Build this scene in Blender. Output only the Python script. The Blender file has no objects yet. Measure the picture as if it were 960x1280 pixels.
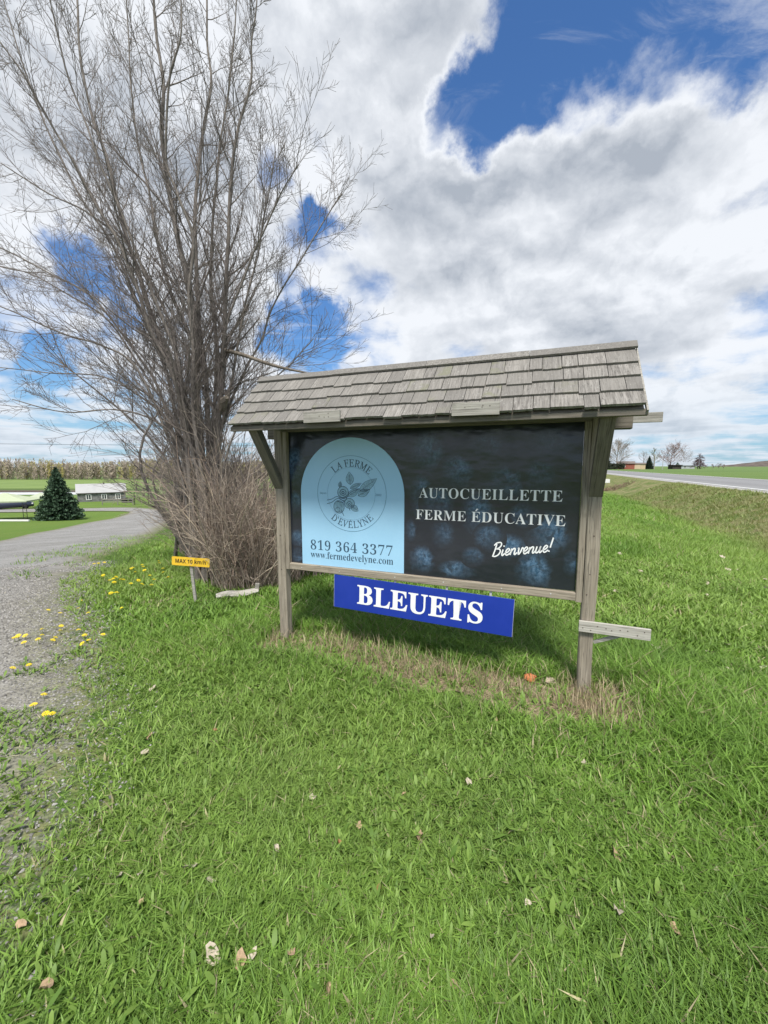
import bpy, bmesh, math, random
import numpy as np
from mathutils import Vector, Matrix, Euler

SC = bpy.context.scene
COL = SC.collection
rnd = random.Random(7)
rng = np.random.default_rng(11)
PI = math.pi

# ------------------------------------------------------------------ camera
cam_d = bpy.data.cameras.new("camera")
cam = bpy.data.objects.new("camera", cam_d); COL.objects.link(cam)
cam.location = (0, 0, 1.70)
cam.rotation_euler = (PI / 2 - 0.115, 0, 0)
cam_d.sensor_fit = 'HORIZONTAL'; cam_d.sensor_width = 36.0
cam_d.lens = 496.12 / 960 * 36
cam_d.clip_start = 0.05; cam_d.clip_end = 9000
SC.camera = cam

# ------------------------------------------------------------------ light, sky, exposure
SUN_EL = math.radians(59)
SUN_TO = Vector((-0.06, -1.0, 0)).normalized()          # horizontal direction towards the sun
sun_vec = Vector((SUN_TO.x * math.cos(SUN_EL), SUN_TO.y * math.cos(SUN_EL), math.sin(SUN_EL)))
sl = bpy.data.lights.new("sun", 'SUN'); sl.energy = 2.5; sl.angle = math.radians(13); sl.color = (1.0, 0.955, 0.88)
so = bpy.data.objects.new("sun", sl); COL.objects.link(so)
so.rotation_euler = (-sun_vec).to_track_quat('-Z', 'Y').to_euler()

SC.view_settings.view_transform = 'Standard'
SC.view_settings.look = 'None'
SC.view_settings.exposure = 1.16
SC.view_settings.gamma = 1.0

W = bpy.data.worlds.new("World"); SC.world = W; W.use_nodes = True


class G:
    """tiny node-graph helper"""
    def __init__(s, tree):
        s.t = tree; s.n = tree.nodes; s.l = tree.links
    def node(s, typ, **kw):
        x = s.n.new(typ)
        for k, v in kw.items(): setattr(x, k, v)
        return x
    def put(s, sock, v):
        if v is None: return
        if isinstance(v, bpy.types.NodeSocket): s.l.new(v, sock)
        else:
            if isinstance(v, (tuple, list)) and len(v) == 3 and sock.type == 'RGBA': v = (*v, 1)
            sock.default_value = v
    def m(s, op, a, b=None, c=None, clamp=False):
        x = s.node('ShaderNodeMath', operation=op, use_clamp=clamp)
        s.put(x.inputs[0], a); s.put(x.inputs[1], b)
        if c is not None: s.put(x.inputs[2], c)
        return x.outputs[0]
    def v(s, op, a, b=None, scale=None):
        x = s.node('ShaderNodeVectorMath', operation=op)
        s.put(x.inputs[0], a)
        if b is not None: s.put(x.inputs[1], b)
        if scale is not None: s.put(x.inputs['Scale'], scale)
        return x.outputs['Value'] if op in ('DOT_PRODUCT', 'LENGTH', 'DISTANCE') else x.outputs[0]
    def ss(s, x, a, b, lo=0.0, hi=1.0):
        r = s.node('ShaderNodeMapRange', interpolation_type='SMOOTHSTEP')
        s.put(r.inputs[0], x); r.inputs[1].default_value = a; r.inputs[2].default_value = b
        r.inputs[3].default_value = lo; r.inputs[4].default_value = hi
        return r.outputs[0]
    def noise(s, vec, scale, detail=4, rough=0.5, dist=0.0, col=False):
        x = s.node('ShaderNodeTexNoise'); s.put(x.inputs['Vector'], vec)
        x.inputs['Scale'].default_value = scale; x.inputs['Detail'].default_value = detail
        x.inputs['Roughness'].default_value = rough; x.inputs['Distortion'].default_value = dist
        return x.outputs['Color'] if col else x.outputs['Fac']
    def mix(s, f, a, b, mode='MIX'):
        x = s.node('ShaderNodeMix', data_type='RGBA', blend_type=mode)
        s.put(x.inputs[0], f); s.put(x.inputs[6], a); s.put(x.inputs[7], b)
        return x.outputs[2]
    def sep(s, vec):
        x = s.node('ShaderNodeSeparateXYZ'); s.put(x.inputs[0], vec); return x.outputs
    def comb(s, a, b, c):
        x = s.node('ShaderNodeCombineXYZ')
        s.put(x.inputs[0], a); s.put(x.inputs[1], b); s.put(x.inputs[2], c); return x.outputs[0]
    def mapping(s, vec, scale=(1, 1, 1), loc=(0, 0, 0)):
        x = s.node('ShaderNodeMapping'); s.put(x.inputs[0], vec)
        x.inputs['Scale'].default_value = scale; x.inputs['Location'].default_value = loc
        return x.outputs[0]


def build_sky():
    g = G(W.node_tree); g.n.clear()
    out = g.node('ShaderNodeOutputWorld'); bg = g.node('ShaderNodeBackground')
    g.l.new(bg.outputs[0], out.inputs[0]); bg.inputs['Strength'].default_value = 0.066
    sky = g.node('ShaderNodeTexSky', sky_type='NISHITA', sun_disc=False)
    sky.sun_elevation = SUN_EL; sky.sun_rotation = math.atan2(SUN_TO.x, SUN_TO.y)
    sky.air_density = 1.25; sky.dust_density = 0.35; sky.ozone_density = 2.6; sky.altitude = 100
    d = g.node('ShaderNodeTexCoord').outputs['Generated']
    xyz = g.sep(d)
    zc = g.m('ADD', g.m('MAXIMUM', xyz[2], 0.0), 0.085)
    p = g.comb(g.m('DIVIDE', xyz[0], zc), g.m('DIVIDE', xyz[1], zc), 0.0)
    wcol = g.noise(p, 1.1, 3, 0.5, col=True)
    p2 = g.v('ADD', p, g.v('SCALE', g.v('SUBTRACT', wcol, (0.5, 0.5, 0.5)), scale=0.55))
    base = g.noise(p2, 1.15, 10, 0.56)
    pu = g.v('SCALE', p2, scale=0.93)
    lit = g.noise(pu, 1.15, 8, 0.56); lit2 = None
    fine = g.noise(p2, 4.5, 6, 0.6)
    # directions for cloud masses (+) and blue openings (-)
    w1 = g.noise(d, 6.0, 9, 0.60, col=True)
    dw = g.v('NORMALIZE', g.v('ADD', d, g.v('SCALE', g.v('SUBTRACT', w1, (0.5, 0.5, 0.5)), scale=0.19)))
    blobs = [
        ((0.115, 0.775, 0.622), 0, 2.6, -0.13), ((0.20, 0.80, 0.562), 1, 6, 0.13), ((0.30, 0.762, 0.575), 1, 6, 0.12), ((0.42, 0.71, 0.565), 1, 6, 0.10), ((0.18, 0.755, 0.630), 0, 4.6, -0.19), ((0.235, 0.722, 0.652), 0, 5.6, -0.20),
        ((0.28, 0.695, 0.662), 0, 7.0, -0.20), ((0.354, 0.685, 0.637), 0, 6.0, -0.18), ((0.404, 0.670, 0.622), 0, 5.2, -0.17),
        ((0.451, 0.645, 0.617), 0, 5.2, -0.15), ((0.500, 0.615, 0.610), 0, 5.5, -0.13), ((0.269, 0.66, 0.70), 0, 7, -0.14),
        ((0.36, 0.62, 0.70), 0, 8, -0.14), ((0.22, 0.70, 0.68), 0, 5, -0.10),
        ((-0.202, 0.812, 0.548), 0, 2.8, -0.10), ((-0.128, 0.858, 0.498), 0, 2.4, -0.10),
        ((-0.206, 0.929, 0.307), 0, 4.3, -0.125), ((-0.146, 0.944, 0.295), 0, 4.0, -0.13), ((-0.125, 0.931, 0.342), 0, 2.8, -0.12),
        ((-0.538, 0.767, 0.351), 0, 3.8, -0.125), ((-0.493, 0.807, 0.325), 0, 3.8, -0.125), ((-0.62, 0.76, 0.195), 0, 3.4, -0.12),
        ((-0.43, 0.83, 0.33), 0, 3.4, -0.11), ((-0.52, 0.75, 0.42), 3, 14, 0.09), ((-0.36, 0.87, 0.33), 3, 10, 0.08),
        ((0.33, 0.80, 0.50), 5, 17, 0.11), ((0.52, 0.71, 0.47), 4, 14, 0.11), ((0.12, 0.88, 0.46), 3, 10, 0.10),
        ((0.03, 0.74, 0.67), 3, 10, 0.10), ((-0.08, 0.68, 0.73), 6, 14, 0.11), ((-0.42, 0.65, 0.63), 8, 24, 0.12),
        ((0.0, 0.84, 0.54), 2, 7, 0.08), ((0.25, 0.93, 0.28), 6, 16, 0.10), ((0.45, 0.86, 0.25), 6, 18, 0.13), ((0.56, 0.66, 0.50), 1, 5, 0.06),
        ((-0.03, 0.92, 0.39), 2, 7, 0.07), ((-0.36, 0.80, 0.47), 4, 12, 0.10), ((-0.32, 0.90, 0.27), 2, 7, 0.06),
    ]
    acc = None; neg = None
    for dr, r0, r1, k in blobs:
        v = Vector(dr).normalized()
        dt = g.v('DOT_PRODUCT', dw, tuple(v))
        if k < 0:
            f = g.m('MULTIPLY', g.ss(dt, math.cos(math.radians(r1 * (1.22 if dr[0] > 0 else 1.12))), math.cos(math.radians(r0))), k * 2.0)
            neg = f if neg is None else g.m('MINIMUM', neg, f)
        else:
            f = g.m('MULTIPLY', g.ss(dt, math.cos(math.radians(r1)), math.cos(math.radians(r0))), k)
            acc = f if acc is None else g.m('ADD', acc, f)
    acc = g.m('ADD', acc, neg)
    dq = g.v('ADD', g.mapping(d, (1.0, 1.0, 1.35)), g.v('SCALE', g.v('SUBTRACT', w1, (0.5, 0.5, 0.5)), scale=0.10))
    billow = g.noise(dq, 6.0, 9, 0.56)
    dens = g.m('ADD', g.m('ADD', g.m('MULTIPLY', g.m('SUBTRACT', base, 0.5), 0.62), acc),
               g.m('ADD', g.m('MULTIPLY', g.m('SUBTRACT', fine, 0.5), 0.14), g.m('MULTIPLY', g.m('SUBTRACT', billow, 0.5), 0.46)))
    # layered thin bands close to the horizon
    hor = g.ss(xyz[2], 0.02, 0.22, 1.0, 0.0)
    band = g.noise(g.comb(g.m('MULTIPLY', xyz[0], 2.6), g.m('MULTIPLY', xyz[1], 2.6), g.m('MULTIPLY', xyz[2], 40.0)), 1.0, 6, 0.6)
    dens = g.m('ADD', dens, g.m('MULTIPLY', hor, g.m('MULTIPLY', g.m('SUBTRACT', band, 0.47), 0.55)))
    wisp = g.noise(g.mapping(p2, (1.0, 2.4, 1.0)), 1.7, 8, 0.65, 0.8)
    alpha = g.m('MAXIMUM', g.ss(dens, -0.15, 0.08), g.m('MULTIPLY', g.ss(wisp, 0.50, 0.72), 0.42))
    broadn = g.noise(p2, 0.9, 3, 0.5)
    thick = g.m('MULTIPLY', g.ss(dens, 0.0, 0.22), g.ss(broadn, 0.36, 0.62, 0.25, 1.25))
    lit2 = g.noise(g.v('ADD', dq, (0.0, -0.012, 0.040)), 6.0, 7, 0.54)
    emb = g.m('ADD', g.m('MULTIPLY', g.m('SUBTRACT', base, lit), 0.9), g.m('MULTIPLY', g.m('SUBTRACT', billow, lit2), 2.3))
    shade = g.m('SUBTRACT', g.m('ADD', g.m('MULTIPLY', thick, 0.60), g.m('MULTIPLY', g.m('SUBTRACT', 0.53, billow), 0.9)), g.m('ADD', emb, g.m('MULTIPLY', g.m('SUBTRACT', fine, .5), .5)), clamp=True)
    cloud = g.mix(shade, (6.3, 6.5, 6.8), (3.0, 3.3, 3.75))
    cloud = g.mix(g.m('MULTIPLY', hor, 0.40), cloud, (3.7, 4.6, 5.6))
    air = g.mix(1.0, sky.outputs[0], (0.46, 0.70, 0.98), 'MULTIPLY')
    low = g.mix(g.ss(xyz[2], 0.0, 0.28, 0.60, 0.0), air, (2.1, 3.7, 5.2))
    colr = g.mix(g.m('MULTIPLY', alpha, 0.97), low, cloud)
    g.l.new(colr, bg.inputs['Color'])


build_sky()

# ------------------------------------------------------------------ terrain description (metres)
PHI = 0.375                                # heading of the road
CP, SP = math.cos(PHI), math.sin(PHI)
GY = [-1e4, 0, 5, 8, 12, 17, 25, 38, 64, 100, 250, 700, 1e5]
GZ = [0, 0, 0, -.25, -.8, -1.5, -2.4, -3.4, -3.9, -4.6, -6.9, -8, -8]
RD = [-1e4, 1.5, 3, 4.6, 5.4, 6.2, 7.9, 8.6, 9.4, 13.1, 16.9, 17.6, 19, 60, 1e5]
RZ = [0, 0, -.12, -.42, -.5, -.38, .40, .55, .6, .66, .6, .56, .5, .6, .6]


def smooth(a, b, x):
    t = np.clip((x - a) / (b - a), 0, 1); return t * t * (3 - 2 * t)


def hz(x, y):
    """height of the land"""
    x = np.asarray(x, float); y = np.asarray(y, float)
    D = x * CP - y * SP
    gg = (np.interp(y - 1.2, GY, GZ) + np.interp(y, GY, GZ) + np.interp(y + 1.2, GY, GZ)) / 3
    rr = (np.interp(D - .15, RD, RZ) + np.interp(D, RD, RZ) + np.interp(D + .15, RD, RZ)) / 3
    return (1 - smooth(-8, 3, D)) * gg + rr


def hash2(ix, iy, seed):
    n = (ix.astype(np.int64) * 374761393 + iy.astype(np.int64) * 668265263 + seed * 1442695041) & 0xFFFFFFFF
    n = ((n ^ (n >> 13)) * 1274126177) & 0xFFFFFFFF
    return ((n ^ (n >> 16)) & 0xFFFF) / 65535.0


def vnoise(x, y, scale, seed=0):
    x = np.asarray(x, float) / scale; y = np.asarray(y, float) / scale
    ix, iy = np.floor(x), np.floor(y); fx, fy = x - ix, y - iy
    fx = fx * fx * (3 - 2 * fx); fy = fy * fy * (3 - 2 * fy)
    a, b = hash2(ix, iy, seed), hash2(ix + 1, iy, seed)
    c, d = hash2(ix, iy + 1, seed), hash2(ix + 1, iy + 1, seed)
    return (a * (1 - fx) + b * fx) * (1 - fy) + (c * (1 - fx) + d * fx) * fy


# ------------------------------------------------------------------ object helpers
def tag(o, label=None, cat=None, group=None, kind=None):
    if label: o['label'] = label
    if cat: o['category'] = cat
    if group: o['group'] = group
    if kind: o['kind'] = kind
    return o


def thing(name, label, cat, loc=(0, 0, 0), rz=0.0, group=None):
    o = bpy.data.objects.new(name, None); COL.objects.link(o)
    o.location = loc; o.rotation_euler = (0, 0, rz); o.empty_display_size = 0.2
    return tag(o, label, cat, group)


def link(name, me, mat=None, parent=None):
    if mat is not None and not me.materials: me.materials.append(mat)
    o = bpy.data.objects.new(name, me); COL.objects.link(o)
    if parent is not None: o.parent = parent
    return o


class MB:
    """collects shapes into one mesh"""
    def __init__(s): s.v = []; s.f = []; s.nv = 0
    def add(s, verts, faces):
        b = s.nv
        s.v.extend([tuple(map(float, p)) for p in verts]); s.nv += len(verts)
        s.f.extend([tuple(int(i) + b for i in f) for f in faces]); return s
    def box(s, c, size, rot=None, jit=0.0, taper=None):
        hx, hy, hz_ = size[0] / 2, size[1] / 2, size[2] / 2
        vs = []
        for z in (-1, 1):
            for x, y in ((-1, -1), (1, -1), (1, 1), (-1, 1)):
                p = Vector((x * hx, y * hy, z * hz_))
                if taper and z > 0: p.x *= taper; p.y *= taper
                if jit: p += Vector((rnd.uniform(-jit, jit), rnd.uniform(-jit, jit), rnd.uniform(-jit, jit)))
                if rot is not None: p = rot @ p
                vs.append(p + Vector(c))
        return s.add(vs, [(3, 2, 1, 0), (4, 5, 6, 7), (0, 1, 5, 4), (1, 2, 6, 5), (2, 3, 7, 6), (3, 0, 4, 7)])
    def beam(s, a, b, w, t, up=(0, 0, 1), bev=0.0):
        """rectangular bar from a to b; w across, t along 'up'; chamfered edges"""
        a = Vector(a); b = Vector(b); d = (b - a).normalized(); u = Vector(up)
        x = d.cross(u).normalized(); z = x.cross(d).normalized()
        bev = bev or min(w, t) * 0.08
        pr = [(-w/2 + bev, -t/2), (w/2 - bev, -t/2), (w/2, -t/2 + bev), (w/2, t/2 - bev), (w/2 - bev, t/2), (-w/2 + bev, t/2), (-w/2, t/2 - bev), (-w/2, -t/2 + bev)]
        vs = [a + x * p + z * q for p, q in pr] + [b + x * p + z * q for p, q in pr]
        n = 8
        return s.add(vs, [(i, (i + 1) % n, n + (i + 1) % n, n + i) for i in range(n)] + [tuple(range(n - 1, -1, -1)), tuple(range(n, 2 * n))])
    def tube(s, pts, rad, sides=6, cap=True):
        P = np.array([tuple(p) for p in pts], float); n = len(P)
        R = np.full(n, rad, float) if np.isscalar(rad) else np.array(rad, float)
        V, F = tube_np(P, R, sides)
        s.add(V, F)
        if cap: s.f.append(tuple(s.nv - sides + i for i in range(sides)))
        return s
    def build(s, name, mat=None, parent=None, smooth_=False):
        me = bpy.data.meshes.new(name); me.from_pydata(s.v, [], s.f); me.validate(); me.update()
        if smooth_: me.polygons.foreach_set('use_smooth', [True] * len(me.polygons))
        return link(name, me, mat, parent)


def tube_np(P, R, sides):
    n = len(P)
    d = np.gradient(P, axis=0); d /= np.linalg.norm(d, axis=1, keepdims=True) + 1e-9
    ref = np.array([0.0, 0, 1.0]) if abs(d[0][2]) < 0.8 else np.array([1.0, 0.13, 0])
    u = np.cross(d, ref); u /= np.linalg.norm(u, axis=1, keepdims=True) + 1e-9
    v = np.cross(d, u)
    a = np.arange(sides) * 2 * PI / sides
    V = P[:, None, :] + R[:, None, None] * (u[:, None, :] * np.cos(a)[None, :, None] + v[:, None, :] * np.sin(a)[None, :, None])
    i = np.arange(n - 1)[:, None] * sides; k = np.arange(sides)[None, :]; k2 = (k + 1) % sides
    F = np.stack([i + k, i + k2, i + sides + k2, i + sides + k], -1).reshape(-1, 4)
    return V.reshape(-1, 3), F


class Tubes:
    """many tubes into one mesh of quads, optional colour per tube"""
    def __init__(s): s.V = []; s.F = []; s.C = []; s.n = 0
    def add(s, P, R, sides=3, col=None):
        V, F = tube_np(np.asarray(P, float), np.asarray(R, float), sides)
        s.V.append(V); s.F.append(F + s.n); s.n += len(V)
        if col is not None: s.C.append(np.tile(np.array(col, float), (len(V), 1)))
    def build(s, name, mat, parent=None):
        return mesh_np(name, np.concatenate(s.V), np.concatenate(s.F), mat, parent, np.concatenate(s.C) if s.C else None, True)


def mesh_np(name, V, F, mat, parent=None, col=None, smooth_=False):
    V = np.ascontiguousarray(V, np.float32); F = np.ascontiguousarray(F, np.int32)
    k = F.shape[1]; me = bpy.data.meshes.new(name)
    me.vertices.add(len(V)); me.vertices.foreach_set('co', V.ravel())
    me.loops.add(F.size); me.loops.foreach_set('vertex_index', F.ravel())
    me.polygons.add(len(F)); me.polygons.foreach_set('loop_start', np.arange(0, F.size, k, dtype=np.int32))
    if smooth_: me.polygons.foreach_set('use_smooth', np.ones(len(F), bool))
    if col is not None:
        at = me.attributes.new('col', 'FLOAT_COLOR', 'POINT')
        c4 = np.ones((len(V), 4), np.float32); c4[:, :3] = col
        at.data.foreach_set('color', c4.ravel())
    me.update(calc_edges=True)
    return link(name, me, mat, parent)


def copy_tree(src, **kw):
    r = src.copy(); COL.objects.link(r)
    for ch in src.children:
        c = ch.copy(); COL.objects.link(c); c.parent = r
        for gch in ch.children:
            e = gch.copy(); COL.objects.link(e); e.parent = c
    return r


# ------------------------------------------------------------------ materials
def new_mat(name, rough=0.8, spec=0.3):
    m = bpy.data.materials.new(name); m.use_nodes = True
    g = G(m.node_tree); b = g.n['Principled BSDF']
    b.inputs['Roughness'].default_value = rough
    b.inputs['Specular IOR Level'].default_value = spec
    return m, g, b


def bump(g, b, h, strength=0.4, dist=0.01):
    x = g.node('ShaderNodeBump'); x.inputs['Strength'].default_value = strength; x.inputs['Distance'].default_value = dist
    g.put(x.inputs['Height'], h); g.l.new(x.outputs[0], b.inputs['Normal'])


def flat(name, c, rough=0.6, spec=0.3, var=0.12, scale=18.0, c2=None):
    m, g, b = new_mat(name, rough, spec)
    o = g.node('ShaderNodeTexCoord').outputs['Object']
    n = g.noise(o, scale, 5, 0.6)
    c2 = c2 or tuple(v * (1 - 2.2 * var) for v in c)
    g.l.new(g.mix(g.ss(n, 0.35, 0.7), c, c2), b.inputs['Base Color'])
    return m


def wood(name, c0, c1, c2, axis=2, rough=0.85, lichen=0.0, per_object=False):
    """weathered timber with the grain along one local axis"""
    m, g, b = new_mat(name, rough, 0.2)
    o = g.node('ShaderNodeTexCoord').outputs['Object']
    info = g.node('ShaderNodeObjectInfo').outputs['Random']
    o = g.v('ADD', o, g.comb(g.m('MULTIPLY', info, 13.0), g.m('MULTIPLY', info, 7.0), g.m('MULTIPLY', info, 5.0)))
    sc = [95.0, 95.0, 95.0]; sc[axis] = 3.0
    grain = g.noise(g.mapping(o, tuple(sc)), 1.0, 5, 0.6, 0.6)
    sc2 = [22.0, 22.0, 22.0]; sc2[axis] = 1.6
    broad = g.noise(g.mapping(o, tuple(sc2)), 1.0, 4, 0.55, 1.2)
    blot = g.noise(o, 9.0, 5, 0.6)
    c = g.mix(g.ss(grain, 0.32, 0.66), c0, c1)
    c = g.mix(g.ss(broad, 0.45, 0.75, 0.0, 0.75), c, c2)
    c = g.mix(g.ss(blot, 0.55, 0.75, 0.0, 0.35), c, tuple(v * 0.6 for v in c1))
    sc3 = [48.0, 48.0, 48.0]; sc3[axis] = 1.1
    crack = g.noise(g.mapping(o, tuple(sc3)), 1.0, 3, 0.5, 0.4)
    c = g.mix(g.m('MULTIPLY', g.ss(g.m('ABSOLUTE', g.m('SUBTRACT', crack, 0.5)), 0.004, 0.022, 1.0, 0.0), 0.55), c, tuple(v * 0.30 for v in c1))
    if per_object:
        c = g.mix(g.ss(info, 0.0, 1.0, 0.0, 0.70), c, tuple(v * 0.52 for v in c0))
        warm = g.m('FRACT', g.m('MULTIPLY', info, 17.3))
        c = g.mix(g.m('MULTIPLY', warm, 0.30), c, (0.26, 0.245, 0.22))
        c = g.mix(g.m('MULTIPLY', g.ss(g.m('FRACT', g.m('MULTIPLY', info, 41.7)), .90, .98), g.ss(blot, .45, .62, 0, .7)), c, (0.18, 0.18, 0.125))
    if lichen:
        li = g.noise(o, 60.0, 4, 0.7)
        c = g.mix(g.ss(li, 0.60, 0.70, 0.0, lichen), c, (0.40, 0.41, 0.37))
    g.l.new(c, b.inputs['Base Color'])
    bump(g, b, g.m('ADD', grain, g.m('MULTIPLY', broad, 0.6)), 0.5, 0.004)
    return m


def leafy(name, rough=0.55, trans=0.35, sat=1.0):
    """thin foliage coloured per blade through the 'col' attribute"""
    m = bpy.data.materials.new(name); m.use_nodes = True; g = G(m.node_tree); g.n.clear()
    out = g.node('ShaderNodeOutputMaterial')
    at = g.node('ShaderNodeAttribute'); at.attribute_name = 'col'; c = at.outputs['Color']
    p = g.node('ShaderNodeBsdfPrincipled'); p.inputs['Roughness'].default_value = rough; p.inputs['Specular IOR Level'].default_value = 0.35
    g.l.new(c, p.inputs['Base Color'])
    t = g.node('ShaderNodeBsdfTranslucent'); g.l.new(g.mix(1.0, c, (1.1, 1.15, 0.6), 'MULTIPLY'), t.inputs['Color'])
    mx = g.node('ShaderNodeMixShader'); mx.inputs[0].default_value = trans
    g.l.new(p.outputs[0], mx.inputs[1]); g.l.new(t.outputs[0], mx.inputs[2]); g.l.new(mx.outputs[0], out.inputs[0])
    return m


def attr_mat(name, rough=0.85, spec=0.15, noise_scale=30.0, amt=0.35):
    m, g, b = new_mat(name, rough, spec)
    at = g.node('ShaderNodeAttribute'); at.attribute_name = 'col'
    n = g.noise(g.node('ShaderNodeTexCoord').outputs['Object'], noise_scale, 4, 0.6)
    g.l.new(g.mix(g.ss(n, 0.35, 0.7, 0.0, amt), at.outputs['Color'], (0.0, 0.0, 0.0)), b.inputs['Base Color'])
    return m


def bark(name, c0, c1, scale=40.0):
    m, g, b = new_mat(name, 0.9, 0.15)
    o = g.node('ShaderNodeTexCoord').outputs['Object']
    n = g.noise(g.mapping(o, (scale, scale, scale * 0.22)), 1.0, 6, 0.65, 0.8)
    n2 = g.noise(o, 5.0, 4, 0.6)
    c = g.mix(g.ss(n, 0.35, 0.68), c0, c1)
    c = g.mix(g.ss(n2, 0.5, 0.7, 0.0, 0.5), c, tuple(0.5 * (a + b_) * 1.25 for a, b_ in zip(c0, c1)))
    g.l.new(c, b.inputs['Base Color']); bump(g, b, n, 0.7, 0.012)
    return m


M = {}
M['post'] = wood('weathered post timber', (0.335, 0.295, 0.235), (0.215, 0.185, 0.145), (0.295, 0.255, 0.195), 2)
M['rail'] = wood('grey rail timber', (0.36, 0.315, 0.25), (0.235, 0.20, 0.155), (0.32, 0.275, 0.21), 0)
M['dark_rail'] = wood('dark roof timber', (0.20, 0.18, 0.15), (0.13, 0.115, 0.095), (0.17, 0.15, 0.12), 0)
M['brace'] = wood('shaded brace timber', (0.20, 0.175, 0.14), (0.12, 0.105, 0.085), (0.16, 0.14, 0.11), 2)  # post timber tones darkened, painting in the shade under the eave
M['shingle'] = wood('cedar shingle', (0.285, 0.27, 0.248), (0.135, 0.126, 0.115), (0.215, 0.202, 0.182), 1, 0.9, 0.6, True)
M['grey_board'] = wood('silver grey board', (0.40, 0.385, 0.345), (0.24, 0.225, 0.20), (0.33, 0.315, 0.275), 0, 0.9, 0.3)
M['pale_board'] = wood('bleached board', (0.50, 0.48, 0.43), (0.29, 0.27, 0.235), (0.42, 0.40, 0.355), 0, 0.9, 0.3)
M['bark'] = bark('grey tree bark', (0.225, 0.20, 0.18), (0.115, 0.102, 0.092))
M['twig'] = bark('grey brown twig', (0.215, 0.187, 0.172), (0.13, 0.112, 0.103), 20)
M['broken'] = bark('split pale branch', (0.215, 0.185, 0.15), (0.12, 0.10, 0.082), 30)
M['dry_stem'] = attr_mat('dry thicket stem', 0.9, 0.15, 25, 0.25)
M['blade'] = leafy('grass blade', 0.55, 0.30)
M['straw'] = leafy('dry straw', 0.7, 0.2)
M['tree_far'] = attr_mat('far bare tree', 0.9, 0.1, 0.6, 0.3)
M['needle'] = attr_mat('dark spruce needles', 0.7, 0.25, 9.0, 0.3)
M['nail'] = flat('rusty nail steel', (0.10, 0.075, 0.06), 0.5, 0.5)
M['white_paint'] = flat('white paint', (0.72, 0.72, 0.70), 0.5, 0.3, 0.06)
M['screw'] = flat('zinc screw', (0.5, 0.5, 0.48), 0.35, 0.6)


def ground_material():
    m, g, b = new_mat('turf', 0.95, 0.1)
    pos = g.node('ShaderNodeNewGeometry').outputs['Position']
    x = g.sep(pos)
    fine = g.noise(pos, 26.0, 6, 0.7); mid = g.noise(pos, 3.2, 6, 0.62); big = g.noise(pos, 0.28, 4, 0.55)
    str_ = g.noise(g.mapping(pos, (0.02, 0.16, 0.02)), 1.0, 4, 0.5)
    near = g.mix(g.ss(fine, 0.3, 0.7), (0.085, 0.145, 0.026), (0.155, 0.225, 0.050))
    near = g.mix(g.ss(mid, 0.52, 0.75, 0.0, 0.45), near, (0.20, 0.185, 0.085))
    near = g.mix(g.ss(big, 0.40, 0.66, 0.0, 0.35), near, (0.085, 0.165, 0.030))
    # road bank: thin turf with dead thatch showing
    D = g.m('SUBTRACT', g.m('MULTIPLY', x[0], CP), g.m('MULTIPLY', x[1], SP))
    bank = g.m('MULTIPLY', g.ss(D, 4.6, 5.9), g.ss(D, 8.9, 9.6, 1.0, 0.0))
    patch = g.noise(pos, 1.6, 6, 0.7)
    bk = g.mix(g.ss(patch, 0.42, 0.60), (0.115, 0.155, 0.045), (0.24, 0.215, 0.11))
    near = g.mix(g.m('MULTIPLY', bank, 0.95), near, bk)
    # far crop fields: brighter and flatter green
    far = g.mix(g.ss(str_, 0.35, 0.65), (0.105, 0.165, 0.052), (0.135, 0.195, 0.068))
    far = g.mix(g.ss(mid, 0.4, 0.7, 0.0, 0.3), far, (0.09, 0.15, 0.04))
    fl = g.m('MAXIMUM', g.ss(x[1], 66.0, 80.0), g.m('MULTIPLY', g.ss(D, 17.6, 19.0), 0.75))
    c = g.mix(fl, near, far)
    g.l.new(c, b.inputs['Base Color'])
    bump(g, b, g.m('ADD', fine, g.m('MULTIPLY', mid, 2.0)), 0.9, 0.05)
    return m


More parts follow.
